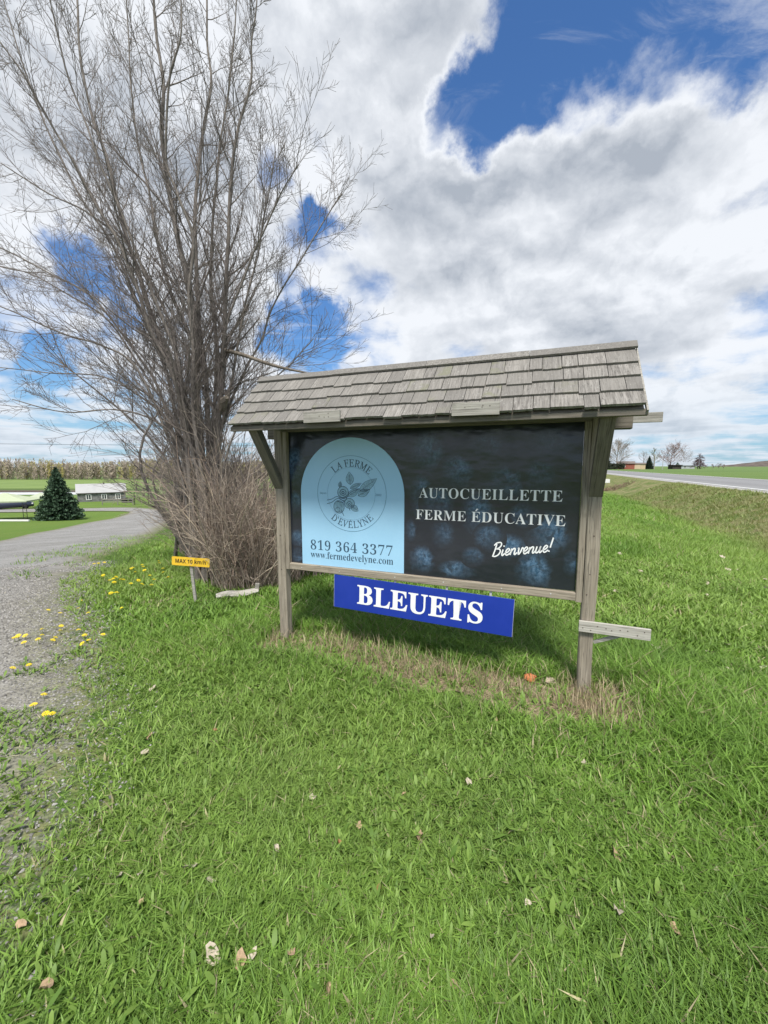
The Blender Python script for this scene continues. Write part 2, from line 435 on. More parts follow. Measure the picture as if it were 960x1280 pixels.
def gravel_material():
    m, g, b = new_mat('driveway gravel', 0.95, 0.15)
    pos = g.node('ShaderNodeNewGeometry').outputs['Position']
    at = g.node('ShaderNodeAttribute'); at.attribute_name = 'col'
    e = g.sep(at.outputs['Vector'])
    vor = g.node('ShaderNodeTexVoronoi'); g.put(vor.inputs['Vector'], pos); vor.inputs['Scale'].default_value = 46.0
    vor2 = g.node('ShaderNodeTexVoronoi'); g.put(vor2.inputs['Vector'], pos); vor2.inputs['Scale'].default_value = 150.0
    n = g.noise(pos, 1.1, 5, 0.6); n2 = g.noise(pos, 9.0, 6, 0.68)
    stone = g.mix(g.sep(vor.outputs['Color'])[0], (0.125, 0.123, 0.118), (0.36, 0.352, 0.335))
    stone = g.mix(g.ss(g.sep(vor2.outputs['Color'])[1], 0.55, 1.0, 0.0, 0.55), stone, (0.30, 0.30, 0.29))
    stone = g.mix(g.ss(n, 0.40, 0.66, 0.0, 0.45), stone, (0.185, 0.178, 0.165))
    trk = g.noise(g.mapping(pos, (0.9, 0.22, 1.0)), 1.0, 3, 0.5)
    stone = g.mix(g.ss(trk, 0.5, 0.66, 0.0, 0.45), stone, (0.33, 0.325, 0.315))
    soil = g.mix(g.ss(n2, 0.35, 0.65), (0.17, 0.16, 0.135), (0.31, 0.295, 0.255))
    green = g.mix(g.ss(n2, 0.4, 0.6), (0.075, 0.115, 0.025), (0.15, 0.16, 0.06))
    ed = g.m('ADD', e[0], g.m('ADD', g.m('MULTIPLY', g.m('SUBTRACT', n2, 0.5), 0.9), g.m('MULTIPLY', g.m('SUBTRACT', n, 0.5), 1.5)))
    c = g.mix(g.ss(ed, 0.45, 1.45), soil, stone)
    c = g.mix(g.m('MULTIPLY', g.ss(ed, 0.0, 0.9, 0.9, 0.0), g.ss(n2, 0.41, 0.56, 0.1, 1.0)), c, green)
    turf = g.mix(g.ss(n2, 0.35, 0.65), (0.055, 0.11, 0.018), (0.10, 0.15, 0.035))
    c = g.mix(g.ss(g.m('ADD', ed, g.m('MULTIPLY', g.m('SUBTRACT', n2, 0.5), 0.8)), -0.50, 0.0, 1.0, 0.0), c, turf)
    g.l.new(c, b.inputs['Base Color'])
    bump(g, b, g.m('ADD', vor.outputs['Distance'], n2), 0.8, 0.02)
    return m


def asphalt_material():
    m, g, b = new_mat('worn asphalt', 0.85, 0.25)
    pos = g.node('ShaderNodeNewGeometry').outputs['Position']
    x = g.sep(pos)
    D = g.m('SUBTRACT', g.m('MULTIPLY', x[0], CP), g.m('MULTIPLY', x[1], SP))
    n = g.noise(pos, 40.0, 5, 0.7); n2 = g.noise(pos, 0.5, 4, 0.6)
    c = g.mix(g.ss(n, 0.3, 0.7), (0.175, 0.175, 0.178), (0.245, 0.245, 0.245))
    lane = g.m('ABSOLUTE', g.m('SUBTRACT', g.m('MODULO', g.m('SUBTRACT', D, 9.4), 3.7), 1.85))
    c = g.mix(g.ss(lane, 0.3, 0.9, 0.25, 0.0), c, (0.10, 0.10, 0.105))
    c = g.mix(g.ss(n2, 0.45, 0.7, 0.0, 0.3), c, (0.23, 0.225, 0.22))
    g.l.new(c, b.inputs['Base Color']); bump(g, b, n, 0.4, 0.006)
    return m


# ------------------------------------------------------------------ ground sheet, laid out along the road
def geom(a, b, first, ratio):
    out = [a]; st = first
    sg = 1 if b > a else -1
    while (b - out[-1]) * sg > st: out.append(out[-1] + sg * st); st *= ratio
    out.append(b); return out


def grid_mesh(name, ss_, dd_, mat, lift=0.0, zfun=None):
    S_, D_ = np.meshgrid(np.array(ss_), np.array(dd_), indexing='ij')
    X = S_ * SP + D_ * CP; Y = S_ * CP - D_ * SP
    Z = (zfun or hz)(X, Y) + lift
    V = np.stack([X, Y, Z], -1).reshape(-1, 3)
    ns, nd = S_.shape; i = np.arange(ns - 1)[:, None] * nd; j = np.arange(nd - 1)[None, :]
    F = np.stack([i + j, i + nd + j, i + nd + j + 1, i + j + 1], -1).reshape(-1, 4)[:, ::-1]
    return mesh_np(name, V, F, mat, smooth_=True)


s_lines = sorted(set(geom(0, -400, .6, 1.12) + list(np.arange(0, 70, .8)) + geom(70, 3500, .6, 1.06)))
d_lines = sorted(set(geom(-40, -3500, .7, 1.09) + list(np.arange(-40, 1, .5)) + list(np.arange(1, 20, .3)) + geom(20, 3500, .4, 1.12)))


def ground_z(x, y):
    z = hz(x, y)
    # small lumps of the turf; none under the road
    D = x * CP - y * SP
    return z + (vnoise(x, y, 1.3, 5) - .5) * .05 * (D < 9) * (np.hypot(x, y) < 60) * (D > -3.2 - 0.0 * x)


ground = grid_mesh('ground', s_lines, d_lines, ground_material()); tag(ground, kind='structure')
s_road = sorted(set(geom(0, -300, 2, 1.1) + list(np.arange(0, 80, 1.0)) + geom(80, 900, 1.2, 1.05)))
road = grid_mesh('road', s_road, [9.3, 9.4, 10.3, 11.2, 12.1, 13.15, 14.2, 15.1, 16.0, 16.9, 17.0], asphalt_material(), 0.012); tag(road, kind='structure')
shoulder_mat = flat('gravel shoulder', (0.36, 0.35, 0.33), 0.95, 0.1, 0.12, 14.0)
sh = grid_mesh('road_shoulder', s_road, [17.0, 17.3, 17.7, 18.1], shoulder_mat, 0.014); tag(sh, kind='structure')
sh = grid_mesh('road_shoulder', s_road, [8.75, 9.0, 9.3], shoulder_mat, 0.010); tag(sh, kind='structure')
line_mat = flat('road paint', (0.74, 0.74, 0.72), 0.7, 0.2, 0.12, 6.0)
for d0, d1, mt in ((9.52, 9.70, line_mat), (16.60, 16.75, line_mat)):
    o = grid_mesh('road_marking', s_road, [d0, d1], mt, 0.017); tag(o, kind='structure')

# ------------------------------------------------------------------ driveway
DW = [((-.6, -8), (-9, -9)), ((-1.0, -2), (-9, -2)), ((-1.6, 1.0), (-9.2, 1.5)), ((-1.92, 1.81), (-9.4, 3)), ((-2.27, 2.5), (-9.7, 4.3)),
      ((-2.86, 3.41), (-10, 5.6)), ((-3.85, 4.63), (-10.6, 7.4)), ((-5.1, 6.43), (-11.6, 9.6)), ((-7.4, 10.46), (-13.6, 12.9)),
      ((-9.35, 14.9), (-15.59, 15.86)), ((-12.6, 21.28), (-19.6, 22)), ((-15.8, 28), (-22.5, 28)), ((-18.54, 34.51), (-24.9, 33.6)),
      ((-21, 39), (-26.6, 39)), ((-23.08, 42.74), (-27.6, 42)), ((-25.3, 46), (-28.4, 43.9)), ((-28.05, 48.54), (-29.3, 45.2)),
      ((-32.97, 50.84), (-31.5, 46)), ((-38.23, 49.63), (-36, 45.8)), ((-46.2, 48.6), (-43.4, 44.5)), ((-75, 47), (-75, 43))]


def resample(P, per):
    P = np.array(P, float); out = []
    Q = np.vstack([2 * P[0] - P[1], P, 2 * P[-1] - P[-2]])
    for i in range(1, len(Q) - 2):
        p0, p1, p2, p3 = Q[i - 1], Q[i], Q[i + 1], Q[i + 2]
        for k in range(per):
            t = k / per
            out.append(0.5 * (2 * p1 + (p2 - p0) * t + (2 * p0 - 5 * p1 + 4 * p2 - p3) * t * t + (3 * p1 - p0 - 3 * p2 + p3) * t ** 3))
    out.append(P[-1]); return np.array(out)


DR = resample([(a[0] + .16 * (a[1] < 4.0) + .06 * (a[1] < 7), a[1]) for a, b in DW], 8); DL = resample([b for a, b in DW], 8)
DPOLY = np.vstack([DR, DL[::-1]])


def in_drive(x, y):
    x = np.asarray(x, float); y = np.asarray(y, float); ins = np.zeros(x.shape, bool)
    a = DPOLY; b = np.roll(DPOLY, -1, 0)
    for (x1, y1), (x2, y2) in zip(a, b):
        if y1 == y2: continue
        c = ((y1 > y) != (y2 > y)) & (x < (x2 - x1) * (y - y1) / (y2 - y1) + x1); ins ^= c
    return ins


def edge_dist(x, y, L):
    best = np.full(np.shape(x), 1e9)
    for (x1, y1), (x2, y2) in zip(L[:-1], L[1:]):
        dx, dy = x2 - x1, y2 - y1; q = dx * dx + dy * dy + 1e-9
        t = np.clip(((x - x1) * dx + (y - y1) * dy) / q, 0, 1)
        best = np.minimum(best, np.hypot(x - x1 - t * dx, y - y1 - t * dy))
    return best


NW = 28
tt = np.concatenate([[-.16, -.10, -.05], np.linspace(0, 1, NW - 3)])
V = DR[:, None, :] * (1 - tt)[None, :, None] + DL[:, None, :] * tt[None, :, None]
V = V.reshape(-1, 2)
ed = np.minimum(edge_dist(V[:, 0], V[:, 1], DR), edge_dist(V[:, 0], V[:, 1], DL) + 0.25)
dist = np.hypot(V[:, 0], V[:, 1])
ed = np.where(np.tile(tt, len(DR)) < 0, -ed, ed)
ed = ed / np.clip(0.55 + 0.02 * dist, .6, 1.2) * np.where(dist > 9, 1.6, 1.0)
Z = hz(V[:, 0], V[:, 1]) + 0.012 + 0.0008 * dist
n = len(DR); i = np.arange(n - 1)[:, None] * NW; j = np.arange(NW - 1)[None, :]
F = np.stack([i + j, i + NW + j, i + NW + j + 1, i + j + 1], -1).reshape(-1, 4)
drive = mesh_np('driveway', np.column_stack([V, Z]), F, gravel_material(), None, np.stack([ed, ed * 0, ed * 0], -1), True)
tag(drive, kind='structure')

# dark ploughed strip and bright crop field far down the slope
def strip(name, x0, x1, y0, y1, lift, mat, nx=40, ny=8):
    X, Y = np.meshgrid(np.linspace(x0, x1, nx), np.linspace(y0, y1, ny), indexing='ij')
    Vv = np.stack([X, Y, hz(X, Y) + lift], -1).reshape(-1, 3)
    i = np.arange(nx - 1)[:, None] * ny; j = np.arange(ny - 1)[None, :]
    Ff = np.stack([i + j, i + ny + j, i + ny + j + 1, i + j + 1], -1).reshape(-1, 4)
    o = mesh_np(name, Vv, Ff, mat, smooth_=True); tag(o, kind='structure'); return o
strip('ploughed_soil', -170, -66, 90, 104, 0.10, flat('ploughed soil', (0.10, 0.082, 0.068), 0.95, 0.1, 0.15, 1.0))
strip('field', -330, -20, 112, 262, 0.14, flat('young crop', (0.17, 0.235, 0.075), 0.9, 0.1, 0.10, 0.07, (0.135, 0.195, 0.060)), 60, 30)

# low wooded hill at the end of the plain
hm = MB(); hv = []; hf = []
nx, ny = 40, 8
for a in range(nx):
    for b_ in range(ny):
        u = a / (nx - 1); w = b_ / (ny - 1)
        h = 27 * math.sin(PI * min(1, u * 1.2 + .0)) ** .8 * math.sin(PI * w) if u < .8333 else 0
        h += rnd.uniform(0, 1.2) * (h > 1)
        hv.append((848 + 620 * u, 900 - 180 * u + 160 * w, max(h, 0) + 0.2))
for a in range(nx - 1):
    for b_ in range(ny - 1):
        q = a * ny + b_; hf.append((q, q + ny, q + ny + 1, q + 1))
hm.add(hv, hf); tag(hm.build('hill', flat('brown woods on hill', (0.14, 0.115, 0.10), 0.95, 0.1, 0.2, 0.08), smooth_=True), kind='structure')

# ------------------------------------------------------------------ the farm sign
TH = 0.367
sign = thing('farm_sign', 'large wooden roadside sign board with a shingled roof and dark printed panel', 'sign', (0.2646, 3.281, 0), -TH)
# local frame: x along the board, -y towards the viewer, z up
def post_mesh(x, zb):
    mb = MB(); W_ = .090
    segs = 14; nz = []
    b = .008
    pr = [(-W_/2 + b, -W_/2), (W_/2 - b, -W_/2), (W_/2, -W_/2 + b), (W_/2, W_/2 - b), (W_/2 - b, W_/2), (-W_/2 + b, W_/2), (-W_/2, W_/2 - b), (-W_/2, -W_/2 + b)]
    vs = []
    for k in range(segs + 1):
        z = zb + (2.13 - zb) * k / segs
        ox, oy = .004 * math.sin(k * .9 + x), .003 * math.cos(k * 1.1 + x)
        vs += [(x + p + ox, q + oy + .0, z) for p, q in pr]
    n_ = 8
    fs = [(k * n_ + i, k * n_ + (i + 1) % n_, (k + 1) * n_ + (i + 1) % n_, (k + 1) * n_ + i) for k in range(segs) for i in range(n_)]
    fs += [tuple(range(n_ - 1, -1, -1)), tuple(segs * n_ + i for i in range(n_))]
    mb.add(vs, fs); return mb
p1 = post_mesh(-1.318, -0.25).build('post', M['post'], sign)
p2 = post_mesh(1.318, -0.25).build('post', M['post'], sign)
for pp, x in ((p1, -1.318), (p2, 1.318)):
    for k, z in enumerate((.78, .93, 1.21) if x > 0 else (.72, 1.05)):
        xx = x + rnd.uniform(-.02, .02); MB().tube([(xx, -.044, z), (xx, -.0478, z)], [.006, .005], 8).build('bolt_head', M['nail'], pp)
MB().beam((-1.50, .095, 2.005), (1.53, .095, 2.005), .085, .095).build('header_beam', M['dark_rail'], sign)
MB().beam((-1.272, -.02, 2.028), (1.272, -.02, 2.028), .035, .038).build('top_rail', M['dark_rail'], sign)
MB().beam((-1.2505, -.012, .727), (-1.2505, -.012, 2.008), .041, .052, (0, 1, 0)).build('frame_stile', M['post'], sign)
MB().beam((1.2495, -.012, .715), (1.2495, -.012, 2.008), .042, .052, (0, 1, 0)).build('frame_stile', M['post'], sign)
br = MB().beam((-1.2295, -.008, .757), (1.228, -.008, .750), .050, .060).build('bottom_rail', M['rail'], sign)
for k in range(6):
    x = -1.1 + k * .44 + rnd.uniform(-.05, .05)
    MB().tube([(x, -.032, .755), (x, -.0355, .755)], [.006, .005], 8).build('screw_head', M['screw'], br)
for x in (-1.318, 1.318):     # knee braces carrying the front eave
    a = Vector((x, -.045, 1.535)); b = Vector((x, -.36, 2.035))
    mb = MB(); d = (b - a)
    hw = .043
    prof = [(-.046, 1.487), (-.046, 1.585), (-.335, 2.034), (-.415, 2.034)]
    vs = [(x - hw, y, z) for y, z in prof] + [(x + hw, y, z) for y, z in prof]
    mt = Matrix.Translation((x, -.046, 1.487)) @ Matrix.Rotation(math.atan2(.37, .547), 4, 'X')
    vs = [mt.inverted() @ Vector(v) for v in vs]
    mb.add(vs, [(0, 1, 2, 3), (7, 6, 5, 4), (0, 4, 5, 1), (1, 5, 6, 2), (2, 6, 7, 3), (3, 7, 4, 0)])
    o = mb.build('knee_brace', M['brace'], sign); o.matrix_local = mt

# --- printed panel
def panel_material():
    m, g, b = new_mat('glossy printed vinyl', 0.16, 0.6)
    o = g.node('ShaderNodeTexCoord').outputs['Object']
    n = g.noise(o, 2.2, 4, 0.55); n2 = g.noise(o, 9, 4, 0.6)
    c = g.mix(g.ss(n, 0.35, 0.7), (0.015, 0.018, 0.025), (0.026, 0.030, 0.038))
    g.l.new(c, b.inputs['Base Color'])
    g.l.new(g.ss(n2, 0.3, 0.7, 0.13, 0.24), b.inputs['Roughness'])
    bump(g, b, g.noise(g.mapping(o, (1.3, 1, 2.4)), 1.6, 3, 0.5), 0.22, 0.05)
    return m
mb = MB(); mb.box((-.0015, .006, 1.3975), (2.457, .012, 1.225)); panel = mb.build('panel', panel_material(), sign)


def berry_material():
    m = bpy.data.materials.new('printed blueberries'); m.use_nodes = True; g = G(m.node_tree); b = g.n['Principled BSDF']
    b.inputs['Roughness'].default_value = .18; b.inputs['Specular IOR Level'].default_value = .6
    at = g.node('ShaderNodeAttribute'); at.attribute_name = 'col'
    e = g.sep(at.outputs['Vector'])
    o = g.node('ShaderNodeTexCoord').outputs['Object']
    n = g.noise(o, 11, 6, 0.65, 0.7); n2 = g.noise(o, 34, 5, 0.65); n3 = g.noise(o, 2.2, 4, .55)
    basec = g.mix(g.ss(n3, 0.35, 0.7), (0.015, 0.018, 0.025), (0.026, 0.030, 0.038))
    blue = g.mix(g.ss(n2, 0.35, 0.65), (0.030, 0.088, 0.165), (0.135, 0.235, 0.36))
    # bloom on one side of each printed berry
    lit = g.m('MULTIPLY', g.ss(e[1], -0.6, 0.7), g.ss(n, 0.36, 0.60))
    f = g.m('MULTIPLY', g.m('MULTIPLY', g.ss(g.m('ADD', e[0], g.m('MULTIPLY', g.m('SUBTRACT', n, .5), 1.3)), 0.40, 0.98, 1.0, 0.0), g.m('ADD', g.m('MULTIPLY', lit, 1.0), 0.16)), e[2])
    g.l.new(g.mix(f, basec, blue), b.inputs['Base Color'])
    bump(g, b, g.noise(g.mapping(o, (1.3, 1, 2.4)), 1.6, 3, 0.5), 0.22, 0.05)
    return m
BM_ = berry_material()
berries = [(-1.165, 1.70, .095, .17, .75, 130), (-1.17, 1.02, .08, .08, .6, 40), (-1.17, .86, .07, .07, .6, -20), (-1.165, 1.36, .06, .10, .6, 90), (.09, 1.80, .12, .15, .75, 60),
           (.33, 1.65, .12, .12, .7, 50), (.04, 1.45, .09, .16, .9, 10), (.50, 1.32, .11, .15, .85, 60), (.22, 1.15, .09, .10, .45, 30), (.05, .92, .095, .10, .95, 40),
           (.36, .86, .13, .07, .85, 150), (.72, 1.08, .14, .09, .9, 50), (1.02, 1.20, .13, .14, 1.0, 40), (.60, 1.14, .10, .10, .7, 120), (.18, 1.40, .12, .12, .6, 70), (.86, 1.34, .10, .09, .5, 200), (.48, .98, .08, .07, .5, 80), (.93, .90, .11, .14, 1.0, 60), (1.19, .99, .05, .08, .6, 30), (.70, 1.56, .13, .13, .5, 40),
           (.95, 1.62, .10, .12, .35, 80), (.55, 1.85, .11, .08, .35, 60), (1.0, 1.86, .12, .10, .25, 60), (-.05, 1.17, .05, .08, .5, 0)]
for bi, (bx, bz, rx, rz_, st, la) in enumerate(berries):
    V_, F_, C_ = [], [], []; nv = 0
    la = math.radians(la)
    ring = [(0, 0)] + [(r * math.cos(a), r * math.sin(a)) for r in (.5, 1.0) for a in np.linspace(0, 2 * PI, 20, endpoint=False)]
    yy = -.0006 - .00003 * bi
    for px, pz in ring:
        V_.append((min(max(bx + px * rx * 1.35, -1.228), 1.225), yy, min(max(bz + pz * rz_ * 1.35, .787), 2.008))); C_.append((math.hypot(px, pz), px * math.cos(la) + pz * math.sin(la), st))
    for k in range(20):
        k2 = (k + 1) % 20
        F_ += [(nv, nv + 1 + k, nv + 1 + k2)]
        F_ += [(nv + 1 + k, nv + 21 + k, nv + 21 + k2), (nv + 1 + k, nv + 21 + k2, nv + 1 + k2)]
    mesh_np('berry_print', np.array(V_), np.array(F_), BM_, panel, np.array(C_))

# --- lettering helpers (flat vinyl letters, built as meshes)
def up(s):
    o = ''
    for c in s:
        if 'A' <= c <= 'Z': o += chr(0x1D400 + ord(c) - 65)
        elif 'a' <= c <= 'z': o += chr(0x1D41A + ord(c) - 97)
        elif c.isdigit(): o += chr(0x1D7CE + ord(c) - 48)
        else: o += c
    return o
def ital(s):
    return ''.join(chr(0x1D434 + ord(c) - 65) if 'A' <= c <= 'Z' else c for c in s)
def sans(s):
    o = ''
    for c in s:
        if 'A' <= c <= 'Z': o += chr(0x1D5D4 + ord(c) - 65)
        elif 'a' <= c <= 'z': o += chr(0x1D5EE + ord(c) - 97)
        elif c.isdigit(): o += chr(0x1D7EC + ord(c) - 48)
        else: o += c
    return o
def text_polys(body, offset=0.0, spacing=1.0):
    cu = bpy.data.curves.new('t', 'FONT'); cu.body = body; cu.offset = offset; cu.space_character = spacing; cu.resolution_u = 4
    ob = bpy.data.objects.new('t', cu); COL.objects.link(ob)
    dg = bpy.context.evaluated_depsgraph_get(); dg.update()
    me = bpy.data.meshes.new_from_object(ob.evaluated_get(dg))
    vs = [(v.co.x, v.co.y) for v in me.vertices]; fs = [tuple(p.vertices) for p in me.polygons]
    bpy.data.objects.remove(ob); bpy.data.curves.remove(cu); bpy.data.meshes.remove(me)
    return vs, fs
def accent_e(body, idx, spacing, offset):
    """acute accent over the letter number idx of body"""
    a, _ = text_polys(up(body[:idx + 1]), offset, spacing); e, _ = text_polys(up(body[idx]), offset)
    ew = max(p[0] for p in e) - min(p[0] for p in e); x = max(p[0] for p in a) - ew * .52; h = max(p[1] for p in e)
    return [(x - .05, h + .05), (x + .03, h + .05), (x + .17, h + .20), (x + .05, h + .22)], [(0, 1, 2, 3)]
def fit(vs, x0, x1, z0, z1, hcap=None):
    xs = [p[0] for p in vs]; ys = [p[1] for p in vs]
    ax, bx = min(xs), max(xs); h = hcap or max(ys)
    return [(x0 + (x - ax) / (bx - ax) * (x1 - x0), z0 + y / h * (z1 - z0)) for x, y in vs]
def letters(name, vs, fs, mat, parent, y, slope=0.0, x0=0.0):
    me = bpy.data.meshes.new(name)
    me.from_pydata([(x, y, z + slope * (x - x0)) for x, z in vs], [], fs); me.validate(); me.update()
    return link(name, me, mat, parent)
def join(a, b):
    n = len(a[0]); return a[0] + b[0], a[1] + [tuple(i + n for i in f) for f in b[1]]

white_v = flat('white vinyl', (0.84, 0.85, 0.85), 0.35, 0.4, 0.04)
blue_v = None
m, g, b = new_mat('pale blue vinyl', 0.3, 0.5)
g.l.new(g.mix(g.ss(g.noise(g.node('ShaderNodeTexCoord').outputs['Object'], 3.0, 3), 0.3, 0.7), (0.335, 0.575, 0.77), (0.31, 0.55, 0.745)), b.inputs['Base Color']); blue_v = m
ink = flat('slate blue ink', (0.040, 0.085, 0.135), 0.4, 0.4, 0.05)
ink2 = flat('thin slate line', (0.085, 0.20, 0.29), 0.4, 0.4, 0.05)
ink3 = flat('grey blue wash', (0.26, 0.465, 0.59), 0.4, 0.4, 0.14, 60)

vs, fs = text_polys(up('AUTOCUEILLETTE'), -.006, 1.05); letters('lettering', fit(vs, .0274, 1.109, 1.4425, 1.526, .7), fs, white_v, panel, -.003)
t = join(text_polys(up('FERME EDUCATIVE'), -.006, 1.05), accent_e('FERME EDUCATIVE', 6, 1.05, -.006))
letters('lettering', fit(t[0], .0023, 1.137, 1.263, 1.346, .7), t[1], white_v, panel, -.003)

# arch-topped pale blue card
ax0, ax1, az0, azs = -1.1065, -.1005, .787, 1.452
cx_, rr_ = (ax0 + ax1) / 2, (ax1 - ax0) / 2
pts = [(ax0, az0), (ax1, az0)] + [(cx_ + rr_ * math.cos(a), azs + rr_ * .985 * math.sin(a)) for a in np.linspace(0, PI, 48)]
me = bpy.data.meshes.new('arch_card'); nn = len(pts)
me.from_pydata([(x, -.0030, z) for x, z in pts] + [(x, -.0012, z) for x, z in pts], [], [tuple(range(nn))] + [(i, nn + i, nn + (i + 1) % nn, (i + 1) % nn) for i in range(nn)])
me.validate(); me.update(); link('arch_card', me, blue_v, panel)
YL = -.0042
vs, fs = text_polys(up('819 364 3377'), -.010, 1.08); letters('lettering', fit(vs, -1.0145, -.203, .930, 1.020, .69), fs, ink, panel, YL)
vs, fs = text_polys(up('www.fermedevelyne.com'), -.007, 1.0); letters('lettering', fit(vs, -1.0165, -.197, .854, .8985, .48), fs, ink, panel, YL)
ECX, ECZ, ER = -.5955, 1.457, .334
def ring_mesh(name, r, w, mat):
    n = 72; vs = []; fs = []
    for k in range(n):
        a = 2 * PI * k / n; vs += [(ECX + (r - w) * math.cos(a), YL, ECZ + (r - w) * math.sin(a)), (ECX + (r + w) * math.cos(a), YL, ECZ + (r + w) * math.sin(a))]
    for k in range(n):
        k2 = (k + 1) % n; fs.append((2 * k, 2 * k + 1, 2 * k2 + 1, 2 * k2))
    me = bpy.data.meshes.new(name); me.from_pydata(vs, [], fs); me.update(); link(name, me, mat, panel)
ring_mesh('ring', ER, .0016, ink2); ring_mesh('ring', .232, .0007, ink2)
def arc_text(body, spacing, offset, cap, rbase, mid, span, below=False, acc=None):
    t = text_polys(ital(body), offset, spacing)
    t = ([(x - .29 * y, y) for x, y in t[0]], t[1])          # upright capitals of regular weight
    if acc is not None:
        a_, _ = text_polys(ital(body[:acc + 1]), offset, spacing); e_, _ = text_polys(ital('E'), offset)
        ue = [x - .29 * y for x, y in e_]; x = max(x - .29 * y for x, y in a_) - (max(ue) - min(ue)) * .5
        t = join(t, ([(x - .05, .72), (x + .0, .72), (x + .13, .86), (x + .03, .87)], [(0, 1, 2, 3)]))
    vs = fit(t[0], -.5, .5, 0, cap, .69); o = []
    for x, y in vs:
        if not below:
            a = math.radians(mid - x * span); r = rbase + y
        else:
            a = math.radians(mid + x * span); r = rbase - y
        o.append((ECX + r * math.cos(a), ECZ + r * math.sin(a)))
    letters('lettering', o, t[1], ink, panel, YL)
arc_text('LA FERME', 1.06, .004, .062, .240, 88, 86)
arc_text("D'EVELYNE", 1.06, .004, .060, .303, 272, 88, True, 4)
vs, fs = text_polys('depuis', 0, 1.1); letters('lettering', fit(vs, ECX - .31, ECX - .245, ECZ - .005, ECZ + .012, .7), fs, ink2, panel, YL)
vs, fs = text_polys('2002', 0, 1.1); letters('lettering', fit(vs, ECX + .235, ECX + .29, ECZ - .012, ECZ + .008, .7), fs, ink2, panel, YL)

# blueberry sprig drawn in the ring
def em(px, py): return (ECX + (px - 483) * .000976, ECZ - (py - 455) * .000879)
SPR = [[], []]       # wash faces
LIN = [[], []]       # lines
def wash(poly):
    n = len(SPR[0]); SPR[0].extend(poly); SPR[1].append(tuple(range(n, n + len(poly))))
def line(poly, w=.0030, closed=False):
    P = np.array(poly, float)
    if closed: P = np.vstack([P, P[:1]])
    d = np.gradient(P, axis=0); d /= np.linalg.norm(d, axis=1, keepdims=True) + 1e-9
    nrm = np.stack([-d[:, 1], d[:, 0]], -1); n = len(LIN[0])
    for p, q in zip(P, nrm): LIN[0].append(tuple(p - q * w / 2)); LIN[0].append(tuple(p + q * w / 2))
    for k in range(len(P) - 1): LIN[1].append((n + 2 * k, n + 2 * k + 1, n + 2 * k + 3, n + 2 * k + 2))
def ell(cx, cy, rx, ry, n=24, rot=0):
    o = []
    for k in range(n):
        a = 2 * PI * k / n; x, y = rx * math.cos(a), ry * math.sin(a)
        o.append(em(cx + x * math.cos(rot) - y * math.sin(rot), cy + x * math.sin(rot) + y * math.cos(rot)))
    return o
def leaf(b_, t_, wd):
    b_ = np.array(b_, float); t_ = np.array(t_, float); d = t_ - b_; nrm = np.array([-d[1], d[0]]); nrm /= np.linalg.norm(nrm)
    o = [];
    for k in range(11): s_ = k / 10; o.append(b_ + d * s_ + nrm * wd * math.sin(PI * s_ ** .8))
    for k in range(9, 0, -1): s_ = k / 10; o.append(b_ + d * s_ - nrm * wd * math.sin(PI * s_ ** .8))
    o = [em(*p) for p in o]; wash(o); line(o, .0030, True); line([em(*b_), em(*(b_ + d * .85))], .0030)
    for k in range(2, 8):
        s_ = k / 10; c = b_ + d * s_
        for sg in (1, -1): line([em(*c), em(*(c + d * .10 + nrm * sg * wd * .7 * math.sin(PI * s_)))], .0016)
for a in (((480, 362), (468, 235), 38), ((572, 425), (738, 298), 42), ((455, 480), (572, 400), 34), ((478, 400), (590, 345), 22), ((556, 470), (672, 405), 36), ((372, 392), (380, 332), 18), ((488, 575), (556, 625), 30)): leaf(*a)
for cx, cy, rx, ry in ((405, 442, 55, 62), (362, 590, 54, 64), (468, 550, 50, 50)):
    wash(ell(cx, cy, rx, ry)); line(ell(cx, cy, rx, ry), .0048, True)
for cx, cy, r, w in ((405, 442, 30, .006), (405, 444, 12, .008), (468, 560, 26, .005), (468, 562, 10, .006), (350, 620, 22, .004)): line(ell(cx, cy, r, r), w, True)
for k in range(9):
    line([em(318 + k * 5, 560 + k * 12), em(352 + k * 5, 540 + k * 13), em(400 - abs(k - 4) * 2, 545 + k * 9)], .0022)
    line([em(358 + k * 4, 470 + k * 3.5), em(395 + k * 4, 492 + k * 1.5), em(440 + k * 2, 480 - k * 5)], .0016)
for P in ([(238, 525), (290, 512), (345, 485), (395, 520), (430, 515)], [(238, 562), (290, 545), (350, 505), (420, 535)], [(385, 625), (412, 680)], [(468, 598), (472, 622)], [(430, 520), (480, 440), (575, 400)], [(340, 530), (395, 545), (430, 520)]):
    line([em(*p) for p in resample(P, 4)] if len(P) > 2 else [em(*p) for p in P], .0050)
letters('sprig_wash', SPR[0], SPR[1], ink3, panel, -.0039)
letters('sprig_line', LIN[0], LIN[1], ink, panel, -.0045)

